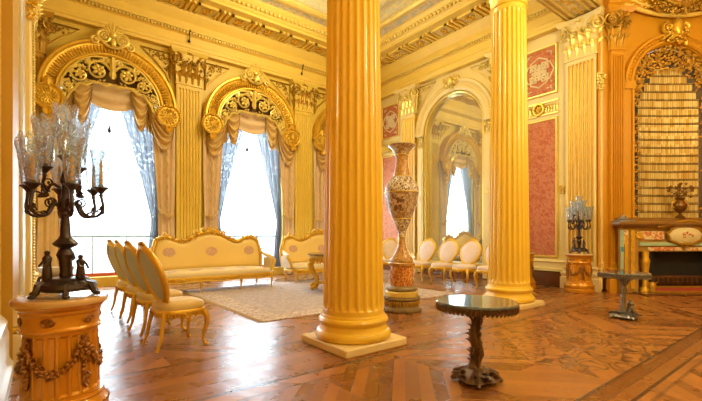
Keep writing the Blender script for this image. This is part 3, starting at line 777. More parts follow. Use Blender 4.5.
m = MB(); arc_sweep(m, [(0,0),(0,.06),(.04,.09),(.10,.10),(.14,.07),(.22,.07),(.26,.11),(.31,.11),(.33,.06),(.33,0)], 0, MZS, MHW+.05, 0, pi, 40)
for i in range(44):
    a = pi*(i+.5)/44; m.ball(((MHW+.24)*cos(a), .085, MZS+(MHW+.24)*sin(a)), (.03,.02,.03), None, 6, 4)
m.obj('archivolt', CREAM, t, 35)
for sx in (-1, 1):
    m = MB(); a, b = sorted((sx*(MHW+.05), sx*(MHW+.27)))
    m.box(a, b, 0, .09, .5, MZS-.35); m.box(a-.02, b+.02, 0, .12, 0.04, .5); m.box(a-.02, b+.02, 0, .13, MZS-.03, MZS+.04); m.box(a+.05, b-.05, .09, .10, .7, MZS-.55); m.obj('pier', CREAM, t)
for sx in (-1, 1):
    m = MB(); xc = sx*(MHW+.16); m.sprig(T(xc, .07, 0), [(0,0,MZS-.32),(0,0,MZS-.06)], 34, .05, 6, .9); m.box(xc-.12, xc+.12, 0, .11, MZS-.38, MZS-.34)
    m.obj('pier_capital', GOLD2, t, 50); m = MB(); m.rosette(T(xc, .10, 0), 0, 2.35, .06); m.obj('pier_rosette', GOLD2, t, 50)
m = MB(); M = T(0, .1, MZS+MHW+.22); m.sprig(M, [(-.16,0,.12),(0,0,.0),(.16,0,.12)], 50, .08, 9, .7); 
for sx in (-1, 1): m.scroll(M, sx*.16, .12, .12, pi/2, 1.5, .03, -sx)
m.ball((0,.05,.1), (.09,.07,.14), M); m.obj('keystone', GOLD2, t, 50)
for sx in (-1, 1):
    m = MB(); M = S(sx, 1, 1)
    m.tube([(x, .025, z) for x, z in ((1.32,5.86),(.62,5.86),(1.0,5.55),(1.24,5.25),(1.34,5.0))], .022, 4, M, True)
    m.sprig(M @ T(0,.01,0), [(1.25,0,5.76),(.9,0,5.78)], 26, .06, 2, .5); m.sprig(M @ T(0,.01,0), [(1.22,0,5.6),(1.28,0,5.25)], 18, .05, 9, .5)
    m.obj('spandrel_carving', GOLD2, t, 50)

def panel(label, y0, y1, z0, z1, mat, orn=False):
    t = thing('wall_panel', label, 'wall panel', (XM, (y0+y1)/2, 0), A_MIR); w = (y1-y0)/2
    m = MB(); m.box(-w, w, 0, .012, z0, z1); m.obj('damask', mat, t)
    m = MB(); frame(m, -w-.05, w+.05, z0-.05, z1+.05, .055, .045); m.obj('gilt_moulding', GOLD2, t, 30)
    if orn:
        m = MB(); M = T(0, .012, (z0+z1)/2)
        for k in range(4):
            Mk = M @ RY(k*pi/2)
            m.scroll(Mk, .10, .16, .09, pi, 1.5, .022, 1); m.scroll(Mk, -.10, .16, .09, 0, 1.5, .022, -1)
            m.leaf(Mk @ T(0, .01, .02), .2, .12, .3); m.tube([(-.22,0,.06),(-.2,.01,.26),(0,.01,.36),(.2,.01,.26),(.22,0,.06)], .02, 5, Mk)
        m.rosette(M, 0, 0, .09, 8)
        for sx in (-1, 1):
            for sz in (-1, 1): m.sprig(M, [(sx*(w-.1),0,sz*((z1-z0)/2-.1)),(sx*(w-.2),0,sz*((z1-z0)/2-.1)),(sx*(w-.1),0,sz*((z1-z0)/2-.1)),(sx*(w-.1),0,sz*((z1-z0)/2-.22))], 9, .04, 3, .4)
        m.obj('ornament', simple('ivory_stucco', (.88,.72,.42), .4), t, 50)
    return t
panel('small red upper panel with cream arabesque, right of the far column', 4.34, 5.12, 4.56, 5.62, REDBRO, True)
panel('tall red brocade panel right of the far column', 4.34, 5.12, .72, 3.90, REDBRO)
panel('small red upper panel with cream arabesque, high in the far corner', 9.50, 10.28, 4.56, 5.62, REDBRO, True)
panel('tall red brocade panel in the far corner behind the porcelain vase', 9.50, 10.28, .72, 3.90, REDBRO)
for yc, lab in ((4.73, 'right of the far column'), (9.89, 'in the far corner')):
    t = thing('frieze_festoon', 'cream and gilt carved band with wreath between the red panels %s' % lab, 'wall carving', (XM, yc, 4.2), A_MIR)
    m = MB(); m.box(-.46, .46, 0, .03, -.16, -.13); m.box(-.46, .46, 0, .03, .13, .16)
    for i in range(14):
        if abs(i-6.5) > 2: m.leaf(T(-.42+i*.065, .02, -.10), .2, .06, .2, 2, 4)
    m.obj('band', GOLD2, t, 50)
    m = MB(); m.tube([(.12*cos(a*pi/6), .04, .13*sin(a*pi/6)) for a in range(12)], .03, 6, None, True); m.rosette(T(0,.03,0), 0, 0, .08, 6); m.sprig(T(0,.03,0), [(-.26,0,.0),(.26,0,.0)], 22, .05, 3, .8); m.obj('wreath', GOLD, t, 50)
m = MB()
for y in (4.19, 5.25):
    m.rosette(wallM(A_MIR, XM, y, 2.25), 0, 0, .07, 5); m.tube([(.09*cos(a*pi/5), .01, 2.25+.09*sin(a*pi/5)) for a in range(10)], .012, 5, wallM(A_MIR, XM, y), True)
trim(m, GOLD, 50)
# ------------------------------------------------------------------ fireplace wall dressing
FT = lambda z=0: (FC[0], FC[1], z)
t = thing('overmantel_mirror', 'arched overmantel mirror, its chandelier reflection modelled as amber prism rows, in a carved gilt frame', 'mirror', FT(), A_FIR)
m = MB(); arc_sweep(m, [(0,0),(0,.05),(.03,.09),(.07,.09),(.09,.05),(.13,.05),(.16,.10),(.21,.10),(.22,0)], 0, 4.4, .85, 0, pi, 36)
for sx in (-1, 1):
    a, b = sorted((sx*.86, sx*1.05)); m.box(a, b, 0, .06, 1.5, 4.4); m.box(a-.02, b+.02, 0, .10, 4.28, 4.44)
    m.box(*sorted((sx*.87, sx*.91)), 0, .10, 1.5, 4.28)
for i in range(40):
    a = pi*(i+.5)/40; m.ball((.96*cos(a), .06, 4.4+.96*sin(a)), (.028,.02,.028), None, 6, 4)
m.obj('arch_surround', ORANGE, t, 35)
m = MB()
vs = [(-.83,-.2,1.5),(.83,-.2,1.5)] + [(.83*cos(pi*i/24), -.2, 4.4+.83*sin(pi*i/24)) for i in range(25)]; m.add(vs, [tuple(range(len(vs)))]); m.obj('mirror_glass', MIRRG, t)
m = MB()
path = [(-.76,0,1.55),(-.78,0,2.5),(-.76,0,3.5),(-.76,0,4.3)] + [(-.70*cos(pi*i/10), 0, 4.4+.70*sin(pi*i/10)) for i in range(11)] + [(.76,0,4.3),(.76,0,3.0),(.76,0,1.55)]
cfm = (simple('amber_gilt_foliage', (1,.55,.06), .42, .3, .35, 14))
m = MB(); m.sprig(T(0,-.08,0), path[:4], 190, .05, 21, .8, 1.6); m.obj('carved_side', cfm, t, 50)
m = MB(); m.sprig(T(0,-.08,0), path[14:], 190, .05, 23, .8, 1.6); m.obj('carved_side', cfm, t, 50)
m = MB(); m.sprig(T(0,-.08,0), path[4:15], 330, .062, 22, 1.15, 1.6); m.sprig(T(0,-.08,0), [(-.5,0,4.62),(-.2,0,4.86),(.2,0,4.86),(.5,0,4.62)], 70, .06, 24, 1.1, 1.2); m.obj('carved_crown', cfm, t, 50)
rz = 4.78; k = 0  # prism rows and dark gaps stand in for a chandelier reflected in the glass
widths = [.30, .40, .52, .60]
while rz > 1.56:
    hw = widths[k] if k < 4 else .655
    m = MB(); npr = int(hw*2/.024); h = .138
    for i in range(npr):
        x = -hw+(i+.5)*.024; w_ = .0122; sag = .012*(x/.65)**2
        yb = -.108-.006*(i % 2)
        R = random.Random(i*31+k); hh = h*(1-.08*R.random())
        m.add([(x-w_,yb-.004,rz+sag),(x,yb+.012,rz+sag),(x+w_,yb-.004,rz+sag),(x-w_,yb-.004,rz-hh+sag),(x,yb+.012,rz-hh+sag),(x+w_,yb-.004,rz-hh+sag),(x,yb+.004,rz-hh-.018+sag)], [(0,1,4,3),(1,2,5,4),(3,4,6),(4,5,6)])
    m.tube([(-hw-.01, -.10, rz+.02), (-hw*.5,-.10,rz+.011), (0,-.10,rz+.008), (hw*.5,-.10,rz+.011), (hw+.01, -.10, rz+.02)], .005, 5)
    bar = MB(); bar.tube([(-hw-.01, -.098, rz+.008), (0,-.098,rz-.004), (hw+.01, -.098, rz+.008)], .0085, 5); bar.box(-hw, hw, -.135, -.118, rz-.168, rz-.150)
    cr = m.obj('reflected_row', CRYS, t); bar.obj('reflected_row_gap', BROWNM, cr); rz -= .172; k += 1
# cartouche
m = MB(); M = T(0, .10, 5.42); m.sprig(M, [(-.2,0,.0),(0,0,-.1),(.2,0,.0)], 44, .08, 5, .7, 1)
for sx in (-1, 1): m.scroll(M, sx*.16, .12, .13, pi/2, 1.6, .035, -sx)
m.ball((0,.05,.12), (.10,.08,.2), M); m.obj('keystone', GOLD, t, 50)
t = thing('painted_medallion', 'oval painted medallion in a scrolled gilt frame above the fireplace arch', 'medallion', (*cam2w(DC-.17, R0), 6.42), A_FIR)
m = MB(); m.lathe([(.001,.0),(.48,0),(.48,.03),(.001,.05)], 40, T(0,.05,0) @ RX(-pi/2), 1, .9) ; m.obj('painting', simple('russet_painting', (.62,.22,.05), .4, 0, .3, 4, c2=(.80,.42,.10)), t, 40)
m = MB(); m.tube([(.52*cos(2*pi*i/36), .09, .47*sin(2*pi*i/36)) for i in range(36)], .05, 8, None, True)
m.sprig(T(0,.05,0), [(-.9,0,.3),(-.65,0,-.2),(-.5,0,-.42),(-.2,0,-.52),(0,0,-.56),(.2,0,-.52),(.5,0,-.42),(.65,0,-.2),(.9,0,.3)], 170, .075, 41, .9, 1.2)
for sx in (-1, 1):
    m.scroll(T(0,.08,0), sx*.72, -.12, .16, 0, 1.6, .035, sx); m.scroll(T(0,.08,0), sx*.42, -.50, .12, 0, 1.5, .03, -sx); m.scroll(T(0,.08,0), sx*1.02, .16, .2, 0, 1.6, .035, -sx)
m.obj('scrolled_frame', DGOLD, t, 50)
m = MB(); pts = [(x, .12, 5.80+.40*(abs(x)/1.4)**2.0) for x in [(-1.4+.1*i) for i in range(29)]]
m.tube(pts, .045, 8, wallM(A_FIR, FC[0], FC[1])); m.tube([(x, .16, z+.10) for x, y, z in pts], .028, 8, wallM(A_FIR, FC[0], FC[1])); m.sprig(wallM(A_FIR, FC[0], FC[1]) @ T(0,.12,0), [(p[0],0,p[2]+.16) for p in pts], 150, .06, 17, .8, 1.0); trim(m, YCREAM, 50)

# mantelpiece
t = thing('fireplace', 'gilt and painted porcelain fireplace with a dark firebox', 'fireplace', FT(), A_FIR)
m = MB(); D = .34
for sx in (-1, 1):
    a, b = sorted((sx*.92, sx*1.30)); m.bbox(a, b, .2, D-.05, .0, 1.36, .012)
m.box(-.92, .92, 0, D-.06, .86, 1.36); m.obj('body', simple('mottled_gilt_panel', (.62,.36,.09), .35, .2, .3, 5), t)
m = MB(); m.box(-.66, .66, .02, .04, .0, .86); m.box(-.66,-.6,.0,D-.1,.1,.86); m.box(.6,.66,.0,D-.1,.1,.86); m.obj('firebox', BLACK, t)
m = MB()
for z in (.14,.22,.30): m.box(-.6, .6, D-.14, D-.12, z, z+.02)
for i in range(13): m.box(-.6+i*.1-.008, -.6+i*.1+.008, D-.14, D-.12, .08, .30)
m.obj('grate', simple('iron_grate', (.10,.05,.02), .4, .6), t)
for sx in (-1, 1):
    m = MB()
    m.lathe([(.09,0),(.10,.04),(.09,.10),(.06,.14),(.05,.3),(.065,.5),(.075,.62),(.085,.68),(.06,.74),(.07,.86)], 20, T(sx*.78, D-.06, 0))
    m.sprig(T(sx*.78, D+.0, 0), [(0,0,.05),(0,0,.22)], 20, .05, 3, .7)
    a, b = sorted((sx*1.02, sx*1.10)); m.box(a, b, D-.06, D-.02, .1, 1.3); a, b = sorted((sx*1.16, sx*1.22)); m.box(a, b, D-.06, D-.03, .1, 1.2)
    m.sprig(T(sx*1.06, D-.03, 0), [(0,0,.2),(0,0,1.2)], 40, .03, 3, .5); m.rosette(T(sx*.92, D-.05, 0), 0, 1.19, .09, 8)
    m.obj('jamb_carving', GOLD, t, 50)
m = MB(); m.box(-.92, .92, D-.07, D-.02, .98, 1.05)
for sx in (-1, 1): m.box(*sorted((sx*1.24, sx*1.30)), D-.06, D-.03, .5, 1.30)
m.obj('mint_band', MINT, t)
m = MB()
for sx in (-1, 1): m.box(*sorted((sx*1.245, sx*1.295)), D-.03, D-.02, .86, .96)
m.obj('blue_plaque', BLUEP, t)
pq = (brocade('rose_painted_porcelain', (.80,.66,.34), (.70,.22,.10), 9, .64, .25))
for a_ in ((-.90,-.40,D-.07,D-.03,1.10,1.28),(.40,.90,D-.07,D-.03,1.10,1.28),(-.74,-.03,D-.07,D-.03,.87,.95),(.03,.74,D-.07,D-.03,.87,.95),(1.13,1.29,D-.07,D-.035,1.0,1.30),(-1.29,-1.13,D-.07,D-.035,1.0,1.30)):
    m = MB(); m.bbox(*a_, .015); m.obj('painted_plaque', pq, t)
m = MB(); m.lathe([(.001,0),(.24,0),(.24,.02),(.2,.045),(.001,.06)], 32, T(0, D-.03, 1.20) @ RX(-pi/2), 1.45, .75); md = m.obj('medallion', simple('cream_porcelain', (.90,.78,.45), .25), t, 40)
m = MB(); m.sprig(T(0, D+.02, 1.20), [(-.1,0,0),(.1,0,0)], 18, .035, 3, .7); m.obj('painted_rose', simple('rose_enamel', (.75,.12,.04), .3), md, 50)
m = MB(); m.tube([(.36*cos(2*pi*i/30)*(1+.05*sin(i*1.9)), D+.0, 1.20+.19*sin(2*pi*i/30)*(1+.07*cos(i*2.1))) for i in range(30)], .028, 6, None, True); m.tube([(-.6,D+.02,1.36),(-.4,D+.04,1.40),(-.2,D+.06,1.46),(0,D+.07,1.49),(.2,D+.06,1.46),(.4,D+.04,1.40),(.6,D+.02,1.36)], .03, 6); m.sprig(T(0,D,1.0), [(-.1,0,0),(.1,0,0)], 12, .04, 7, .5); m.obj('medallion_frame', DGOLD, t, 50)
m = MB()
rs = []
for o, z in ((.0,1.34),(.02,1.36),(.05,1.40),(.09,1.42),(.09,1.46),(.06,1.48)):
    rs.append([(-1.30-o, .115, z), (1.30+o, .115, z), (1.30+o, D+o, z), (-1.30-o, D+o, z)])
m.rings(rs); m.box(-1.28, 1.28, 0, D-.12, 1.48, 1.56); m.obj('mantel_shelf', simple('amber_mantel', (.40,.20,.05), .3, .1, .3, 6), t, 30)
for sx in (-1, 1):
    m = MB(); m.bbox(*sorted((sx*1.06, sx*1.38)), .12, D+.07, 1.46, 1.50, .01); m.lathe([(.10,1.49),(.11,1.52),(.07,1.55),(.05,1.60),(.001,1.61)], 16, T(sx*1.22, D-.08, 0)); m.obj('corner_block', SILVM, t, 40)
m = MB(); m.bbox(-1.05, 1.05, D-.05, D+.25, 0.001, .035, .01); tag(m.obj('hearth_slab', BROWNM), 'low dark marble hearth slab before the fireplace', 'hearth').matrix_world = wallM(A_FIR, FC[0], FC[1])
t = thing('fire_fender', 'low reddish carved fender standing in front of the firebox', 'fender', FT(.035), A_FIR)
m = MB(); m.box(-.66, .66, D+.02, D+.06, .10, .13); m.box(-.66, .66, D+.02, D+.06, 0, .03); m.obj('rails', DGOLD, t)
m = MB(); m.box(-.64, .64, D+.03, D+.05, .03, .10); m.obj('panel', REDWD, t)
for sx in (-1, 1):
    m = MB(); m.lathe([(.07,0),(.08,.03),(.05,.08),(.07,.14),(.05,.2),(.001,.22)], 14, T(sx*.72, D+.05, 0)); m.sprig(T(sx*.72, D+.09, 0), [(0,0,.03),(0,0,.18)], 16, .04, 3, .8); m.obj('end_ornament', DGOLD, t, 50)
# urn with bronze foliage on the mantel
up = cam2w(DC-.2, R0)
t = thing('mantel_urn', 'dark gilt urn with spreading foliage on the mantelpiece', 'urn', (up[0], up[1], 1.56), A_FIR)
m = MB(); m.lathe([(.001,0),(.085,0),(.085,.02),(.05,.04),(.025,.08),(.03,.10),(.09,.15),(.12,.22),(.12,.27),(.08,.32),(.06,.36),(.09,.40),(.085,.41),(.001,.40)], 24); m.obj('vessel', URNM, t, 40)
m = MB(); 
for sx in (-1, 1): m.tube([(sx*.11,0,.2),(sx*.17,0,.26),(sx*.15,0,.34),(sx*.08,0,.36)], .012, 6)
m.obj('handle', GOLD, t, 50)
m = MB(); R = random.Random(5)
for i in range(13):
    a = -1.0+i*2.0/12; l = R.uniform(.2,.3); x = sin(a)*l; z = .42+cos(a)*l; y = R.uniform(-.05,.07)
    m.tube([(0,0,.38),(x*.4,y*.5,.40+(z-.4)*.6),(x,y,z)], .006, 4); m.rosette(T(x,y,z), 0, 0, .04, 5)
m.sprig(T(0,-.02,0), [(-.14,0,.5),(0,0,.58),(.14,0,.5)], 34, .04, 8, 1.2)
m.obj('foliage', URNM, t, 50)

# ------------------------------------------------------------------ furniture
def pedestal(label, x, y, rz=0):
    t = thing('pedestal', label, 'pedestal', (x, y, 0), rz)
    K = .25/.25
    m = MB(); m.lathe([(.255,0),(.262,.01),(.262,.07),(.25,.085),(.25,.10),(.258,.12),(.255,.15),(.235,.175),(.228,.19),(.232,.20),(.226,.215)], 48); m.obj('base', PEDW, t, 30)
    m = MB(); N = 20; rs = []
    for z, f in ((.215,0),(.235,0),(.25,1),(.58,1),(.595,0),(.615,0)):
        r = .208-.012*(z-.2)/.4; ring = []
        for i in range(N*6):
            a = 2*pi*i/(N*6); k = (i % 6); dep = .012 if 1 <= k <= 4 else 0
            ring.append(((r-dep*f)*cos(a), (r-dep*f)*sin(a), z))
        rs.append(ring)
    m.rings(rs); m.obj('drum', PEDW, t)
    m = MB(); m.lathe([(.20,.612),(.214,.618),(.216,.63),(.208,.64),(.205,.65),(.206,.715),(.212,.72),(.216,.73),(.215,.74),(.225,.75),(.235,.765),(.238,.775),(.2,.775)], 48); m.obj('neck', PEDW, t, 30)
    m = MB(); m.lathe([(.2,.775),(.248,.776),(.252,.79),(.252,.80),(.246,.812),(.22,.816),(.001,.816)], 48); m.obj('top_slab', simple('veined_top_%d' % int(x*10), (.80,.52,.22), .15, 0, .2, 5), t, 30)
    m = MB()
    for i in range(64):
        a = 2*pi*i/64; m.leaf(RZ(a) @ T(0, .218, .748), .03, .028, .5, 2, 3)
    m.obj('leaf_band', DPEDW, t, 50); m = MB()
    for i in range(40):
        a = 2*pi*i/40; m.leaf(RZ(a) @ T(0, .250, .09), .07, .045, .3, 2, 4)
    m.obj('leaf_band', DPEDW, t, 50)
    for i in range(6):
        a = 2*pi*i/6+.5; m = MB(); m.rosette(RZ(a) @ T(0, .205, .683), 0, 0, .027, 6)
        m.tube([(.036*cos(q*pi/6), .207, .683+.022*sin(q*pi/6)) for q in range(12)], .005, 4, RZ(a), True); m.obj('rosette', DPEDW, t, 50)
    m = MB(); R = random.Random(9)
    for k in range(4):
        a0 = 2*pi*k/4+.35; nn = 34
        for i in range(nn):
            tt = i/(nn-1); a = a0+tt*2*pi/4; z = .565-.19*(1-(2*tt-1)**2)
            for q in range(3):
                M = RZ(a+R.uniform(-.03,.03)) @ T(0, .203+R.uniform(0,.015), z+R.uniform(-.015,.015)) @ RY(R.uniform(0,6.28))
                if q: m.leaf(M, .034, .024, .5, 2, 3)
                else: m.ball((0,0,0), (.014,.012,.014), M, 6, 4)
        for i in range(24):
            M = RZ(a0+R.uniform(-.07,.07)) @ T(0, .205+R.uniform(0,.02), .57-i*.012) @ RY(R.uniform(2.4,3.9)); m.leaf(M, .045, .028, .6, 2, 3) if i % 2 else m.ball((0,0,0), (.016,.016,.016), M, 6, 4)
    m.obj('garland', DPEDW, t, 50)
    return t
ped = pedestal('round orange gilt pedestal with garlands in the left foreground', .085, 3.10, .2)
PEDX, PEDY = 8.9, 3.63
PEDR = dup(ped, (PEDX, PEDY, 0), 1.9, 'round gilt pedestal with garlands before the cream pilaster near the fireplace', scale=(1.08,1.08,1))
dup(ped, (8.62, 4.70, 0), 1.2, 'round gilt pedestal mostly hidden behind the far column')
def candelabrum(label, x, y, z, rz):
    t = thing('candelabrum', label, 'candelabrum', (x, y, z), rz)
    m = MB()
    # footed plateau
    m.lathe([(.001,.035),(.14,.035),(.165,.055),(.16,.08),(.13,.095),(.115,.11),(.07,.115),(.001,.118)], 24, None, 1, 1, lambda a, z: 1+.08*cos(3*a))
    for k in range(6):
        a = 2*pi*k/6+.2
        m.tube([(.10*cos(a),.10*sin(a),.085),(.155*cos(a),.155*sin(a),.07),(.17*cos(a),.17*sin(a),.03),(.19*cos(a),.19*sin(a),.008)], [.02,.024,.018,.012], 6)
        m.ball((.19*cos(a),.19*sin(a),.014), (.022,.022,.014))
    m.obj('base', DARKM, t, 50)
    for k in range(3):
        m = MB()
        # small figures seated or standing around the stem
        a = 2*pi*k/3+1.1; M = T(.098*cos(a), .098*sin(a), .10) @ RZ(a-pi/2)
        hgt = (.235, .19, .16)[k]
        m.lathe([(.022,0),(.028,.02),(.024,hgt*.4),(.020,hgt*.55),(.026,hgt*.75),(.012,hgt*.84),(.015,hgt*.9),(.015,hgt*.96),(.001,hgt)], 10, M)
        m.tube([(.024,0,hgt*.75),(.035,.02,hgt*.55),(.02,.035,hgt*.5)], .007, 5, M); m.tube([(-.024,0,hgt*.75),(-.04,.01,hgt*.6),(-.03,.03,hgt*.45)], .007, 5, M)
        m.tube([(.01,.01,.03),(.015,.035,.02),(.012,.04,0)], .01, 5, M); m.obj('figurine', DARKM, t, 50)
    m = MB(); m.lathe([(.03,.11),(.034,.13),(.03,.16),(.036,.22),(.05,.26),(.038,.285),(.03,.30),(.06,.315),(.07,.33),(.05,.35),(.04,.36),(.03,.38),(.026,.45),(.022,.50),(.034,.515),(.03,.53),(.045,.55),(.04,.58),(.022,.62),(.018,.70),(.03,.72),(.022,.76),(.012,.80)], 20)
    for k in range(6): m.leaf(RZ(k*pi/3) @ T(0,.034,.315), .05, .04, .6, 2, 4); m.leaf(RZ(k*pi/3+.5) @ T(0,.02,.49), .06, .035, .7, 2, 4)
    m.obj('stem', DARKM, t, 40)
    def cup(m, px, py, pz):
        m.lathe([(.008,-.055),(.014,-.05),(.010,-.035),(.022,-.02),(.034,-.006),(.046,0),(.044,.006),(.016,.006),(.016,.022),(.001,.022)], 16, T(px, py, pz))
    def shade(px, py, pz, h, par):
        m = MB()
        def fn(a, b):
            an = 2*pi*a; r = .032+.024*sin(pi*min(1,b*1.7)*.5)-.008*sin(pi*b)+.016*b**4
            z = h*b+(.028*abs(sin(4*an)) if b > .99 else 0)
            return (px+r*cos(an), py+r*sin(an), pz+.006+z)
        m.grid(fn, 48, 12); m.obj('glass_shade', SHADEG, par, 60)
        m = MB(); m.lathe([(.001,0),(.0115,0),(.011,.09),(.008,.10),(.012,.125),(.005,.15),(.001,.165)], 10, T(px, py, pz+.02)); m.obj('candle', CANDLE, par, 50)
    def arm(a, r, z0, zc, h):
        m = MB(); c, s_ = cos(a), sin(a)
        prof = [(.03,z0),(.07,z0+.02),(.10,z0-.035),(.14,z0-.06),(r-.015,z0-.05),(r+.012,z0-.005),(r,zc-.05)]
        # smooth
        pts = []
        for i in range(len(prof)-1):
            p0 = prof[max(i-1,0)]; p1 = prof[i]; p2 = prof[i+1]; p3 = prof[min(i+2,len(prof)-1)]
            for q in range(4):
                u = q/4; f = lambda A,B,C,D_: .5*((2*B)+(-A+C)*u+(2*A-5*B+4*C-D_)*u*u+(-A+3*B-3*C+D_)*u**3)
                pts.append((f(p0[0],p1[0],p2[0],p3[0]), f(p0[1],p1[1],p2[1],p3[1])))
        pts.append(prof[-1])
        m.tube([(p*c, p*s_, z) for p, z in pts], .0095, 6)
        M = RZ(a-pi/2)
        m.scroll(M @ RZ(pi/2), .085, z0+.03, .03, -pi/2, 1.3, .006, 1); m.scroll(M @ RZ(pi/2), r+.0, z0-.03, .024, pi, 1.2, .006, -1)
        m.leaf(M @ T(0, .12, z0-.05) @ RX(-.8), .05, .03, .8, 2, 4); m.leaf(M @ T(0, r, z0-.02), .05, .035, .8, 2, 4); m.leaf(M @ T(0, .07, z0+.01), .06, .03, .9, 2, 4)
        cup(m, r*c, r*s_, zc)
        o = m.obj('arm', DARKM, t, 50); shade(r*c, r*s_, zc, h, o)
    for k in range(6): arm(2*pi*k/6+.35, .20, .56, .685, .26)
    for k in range(3): arm(2*pi*k/3+.9, .105, .68, .80, .28)
    m = MB(); cup(m, 0, 0, .875); m.tube([(0,0,.79),(0,0,.83)], .012, 6); o = m.obj('top_cup', DARKM, t, 50); shade(0, 0, .875, .30, o)
    return t
cand = candelabrum('tall dark bronze candelabrum with glass shades on the left foreground pedestal', .105, 3.09, .8165, .3)
dup(cand, (PEDX, PEDY, .8165), 1.3, 'dark candelabrum with glass shades on the pedestal near the fireplace')
t = thing('planter_stand', 'low gilt stand with a white flared bowl behind the left pedestal', 'stand', (.12, 6.3, 0))
m = MB(); m.lathe([(.12,0),(.13,.03),(.07,.08),(.05,.2),(.05,.45),(.09,.55),(.13,.62),(.12,.68),(.001,.68)], 24); m.obj('column', GOLD, t, 40)
m = MB(); m.lathe([(.10,.68),(.16,.72),(.19,.77),(.19,.79),(.16,.78),(.001,.72)], 28); m.obj('bowl', WHITE, t, 40)

def pedestal_table(label, x, y, rz, base_m, top_m, kind):
    t = thing('pedestal_table', label, 'table', (x, y, 0), rz); r = .325
    m = MB(); m.lathe([(.001,.635),(r-.01,.635),(r,.642),(r,.655),(r-.008,.662),(.001,.662)], 56); m.obj('tabletop', top_m, t, 30)
    m = MB(); m.lathe([(r-.03,.625),(r-.006,.61),(r-.002,.632),(r-.03,.638)], 56)
    for i in range(56):
        a = 2*pi*i/56; m.leaf(RZ(a) @ T(0, r-.008, .640) @ RX(pi), .062, .042, .25, 2, 4)
    m.obj('carved_apron', base_m, t, 50)
    m = MB(); R = random.Random(3+int(x))
    if kind == 0:
        pts = [(.02*sin(i*.9), .02*cos(i*.9), .10+i*.043) for i in range(13)]
        m.tube(pts, [.055,.045,.04,.045,.038,.046,.036,.044,.038,.044,.038,.06,.08], 9)
        for i in range(52):
            a = i*2.1; z = .11+i*.0098; rr = .036
            m.leaf(RZ(a) @ T(0, rr, z) @ RX(R.uniform(-.5,.1)), R.uniform(.06,.095), .045, .7, 3, 5)
    else:
        m.tube([(0,0,.08),(.01,0,.25),(-.01,0,.40),(.005,0,.52),(0,0,.60)], [.05,.035,.033,.035,.05], 9)
        for k in range(5):
            a = 2*pi*k/5+.4; m.tube([(0,0,.44),(.06*cos(a),.06*sin(a),.55),(.15*cos(a),.15*sin(a),.60),(.23*cos(a),.23*sin(a),.625)], [.022,.02,.016,.012], 6)
        for i in range(34):
            a = i*2.1; z = .12+i*.012; m.leaf(RZ(a) @ T(0, .028, z) @ RX(R.uniform(-.5,.1)), R.uniform(.04,.07), .03, .7, 3, 5)
    m.lathe([(.02,.60),(.09,.61),(.10,.64),(.02,.645)], 20)
    m.obj('stem', base_m, t, 50)
    m = MB(); m.lathe([(.001,.02),(.155,.02),(.175,.035),(.16,.06),(.11,.085),(.06,.11),(.001,.12)], 36, None, 1, 1, lambda a, z: 1+.09*cos(4*a)+.05*sin(9*a))
    for k in range(4):
        a = 2*pi*k/4+.3; m.tube([(.08*cos(a),.08*sin(a),.07),(.16*cos(a),.16*sin(a),.045),(.20*cos(a),.20*sin(a),.014)], [.03,.028,.014], 7)
    for i in range(40):
        a = R.uniform(0,6.28); rr = R.uniform(.05,.15); m.leaf(RZ(a) @ T(0, rr, .10-.35*rr) @ RX(-1.1), .07, .05, .6, 3, 5)
    m.obj('base', base_m, t, 50)
    if kind == 1:
        m = MB(); M = T(-.09,.0,.10)
        m.ball((0,0,.05), (.045,.05,.055), M, 12, 8); m.ball((0,.0,.115), (.042,.045,.045), M, 12, 8); m.tube([(0,-.04,.11),(-.01,-.07,.07),(0,-.075,.03)], [.018,.014,.01], 7, M); m.ball((.03,.03,.0), (.025,.03,.05), M); m.ball((-.03,.02,.0), (.025,.03,.05), M)
        m.obj('carved_figure', base_m, t, 50)
    return t
tt = NT('speckled_black_marble'); co = tt.coords(); v = tt.noise(34, 4, co)
MARB = tt.end(tt.bsdf(tt.mix(v, (.035,.05,.06), (.22,.26,.27)), .07, 0, None, .5))
pedestal_table('round carved pedestal table with dark glossy top in the right foreground', 2.80, 1.93, .4, BROWNW, MARB, 0)
pedestal_table('round silvery pedestal table farther right, before the fireplace', 6.60, 2.09, 2.2, SILVM, MARB, 1)

# tall porcelain vase on its stand
vx, vy = 4.52, 4.50
t = thing('vase_stand', 'round carved stand with painted drum carrying the tall porcelain vase', 'stand', (vx, vy, 0))
STONE = simple('antique_gilt_stone', (.42,.30,.15), .4, .2, .35, 12, .4, 50)
m = MB(); m.lathe([(.30,0),(.32,.015),(.318,.05),(.28,.07),(.275,.09),(.275,.17),(.29,.185),(.305,.20),(.30,.225),(.2,.23)], 12)
m.obj('base_slab', STONE, t, 20)
m = MB()
for i in range(36): a = 2*pi*i/36; m.ball((.27*cos(a), .27*sin(a), .13), (.02,.02,.045), None, 6, 5)
m.obj('gadroon_band', DGOLD, t, 50)
m = MB(); m.lathe([(.25,.225),(.262,.235),(.262,.30),(.24,.315),(.23,.32)], 40); m.obj('gilt_ring', GOLD2, t, 30)
m = MB(); m.lathe([(.225,.315),(.238,.33),(.23,.36),(.205,.385),(.185,.40)], 40)
for i in range(40): a = 2*pi*i/40; m.ball((.236*cos(a), .236*sin(a), .345), .016, None, 6, 4)
m.obj('foot_moulding', STONE, t, 40)
m = MB(); m.lathe([(.185,.40),(.187,.41),(.187,.69),(.185,.70)], 40); m.obj('painted_drum', PORC2, t, 30)
m = MB(); m.lathe([(.185,.70),(.205,.71),(.212,.73),(.212,.755),(.19,.77),(.001,.775)], 40); m.obj('top_flange', PORC3, t, 30)
t = thing('porcelain_vase', 'tall slender painted porcelain vase with flared neck on a drum stand', 'vase', (vx, vy, .776))
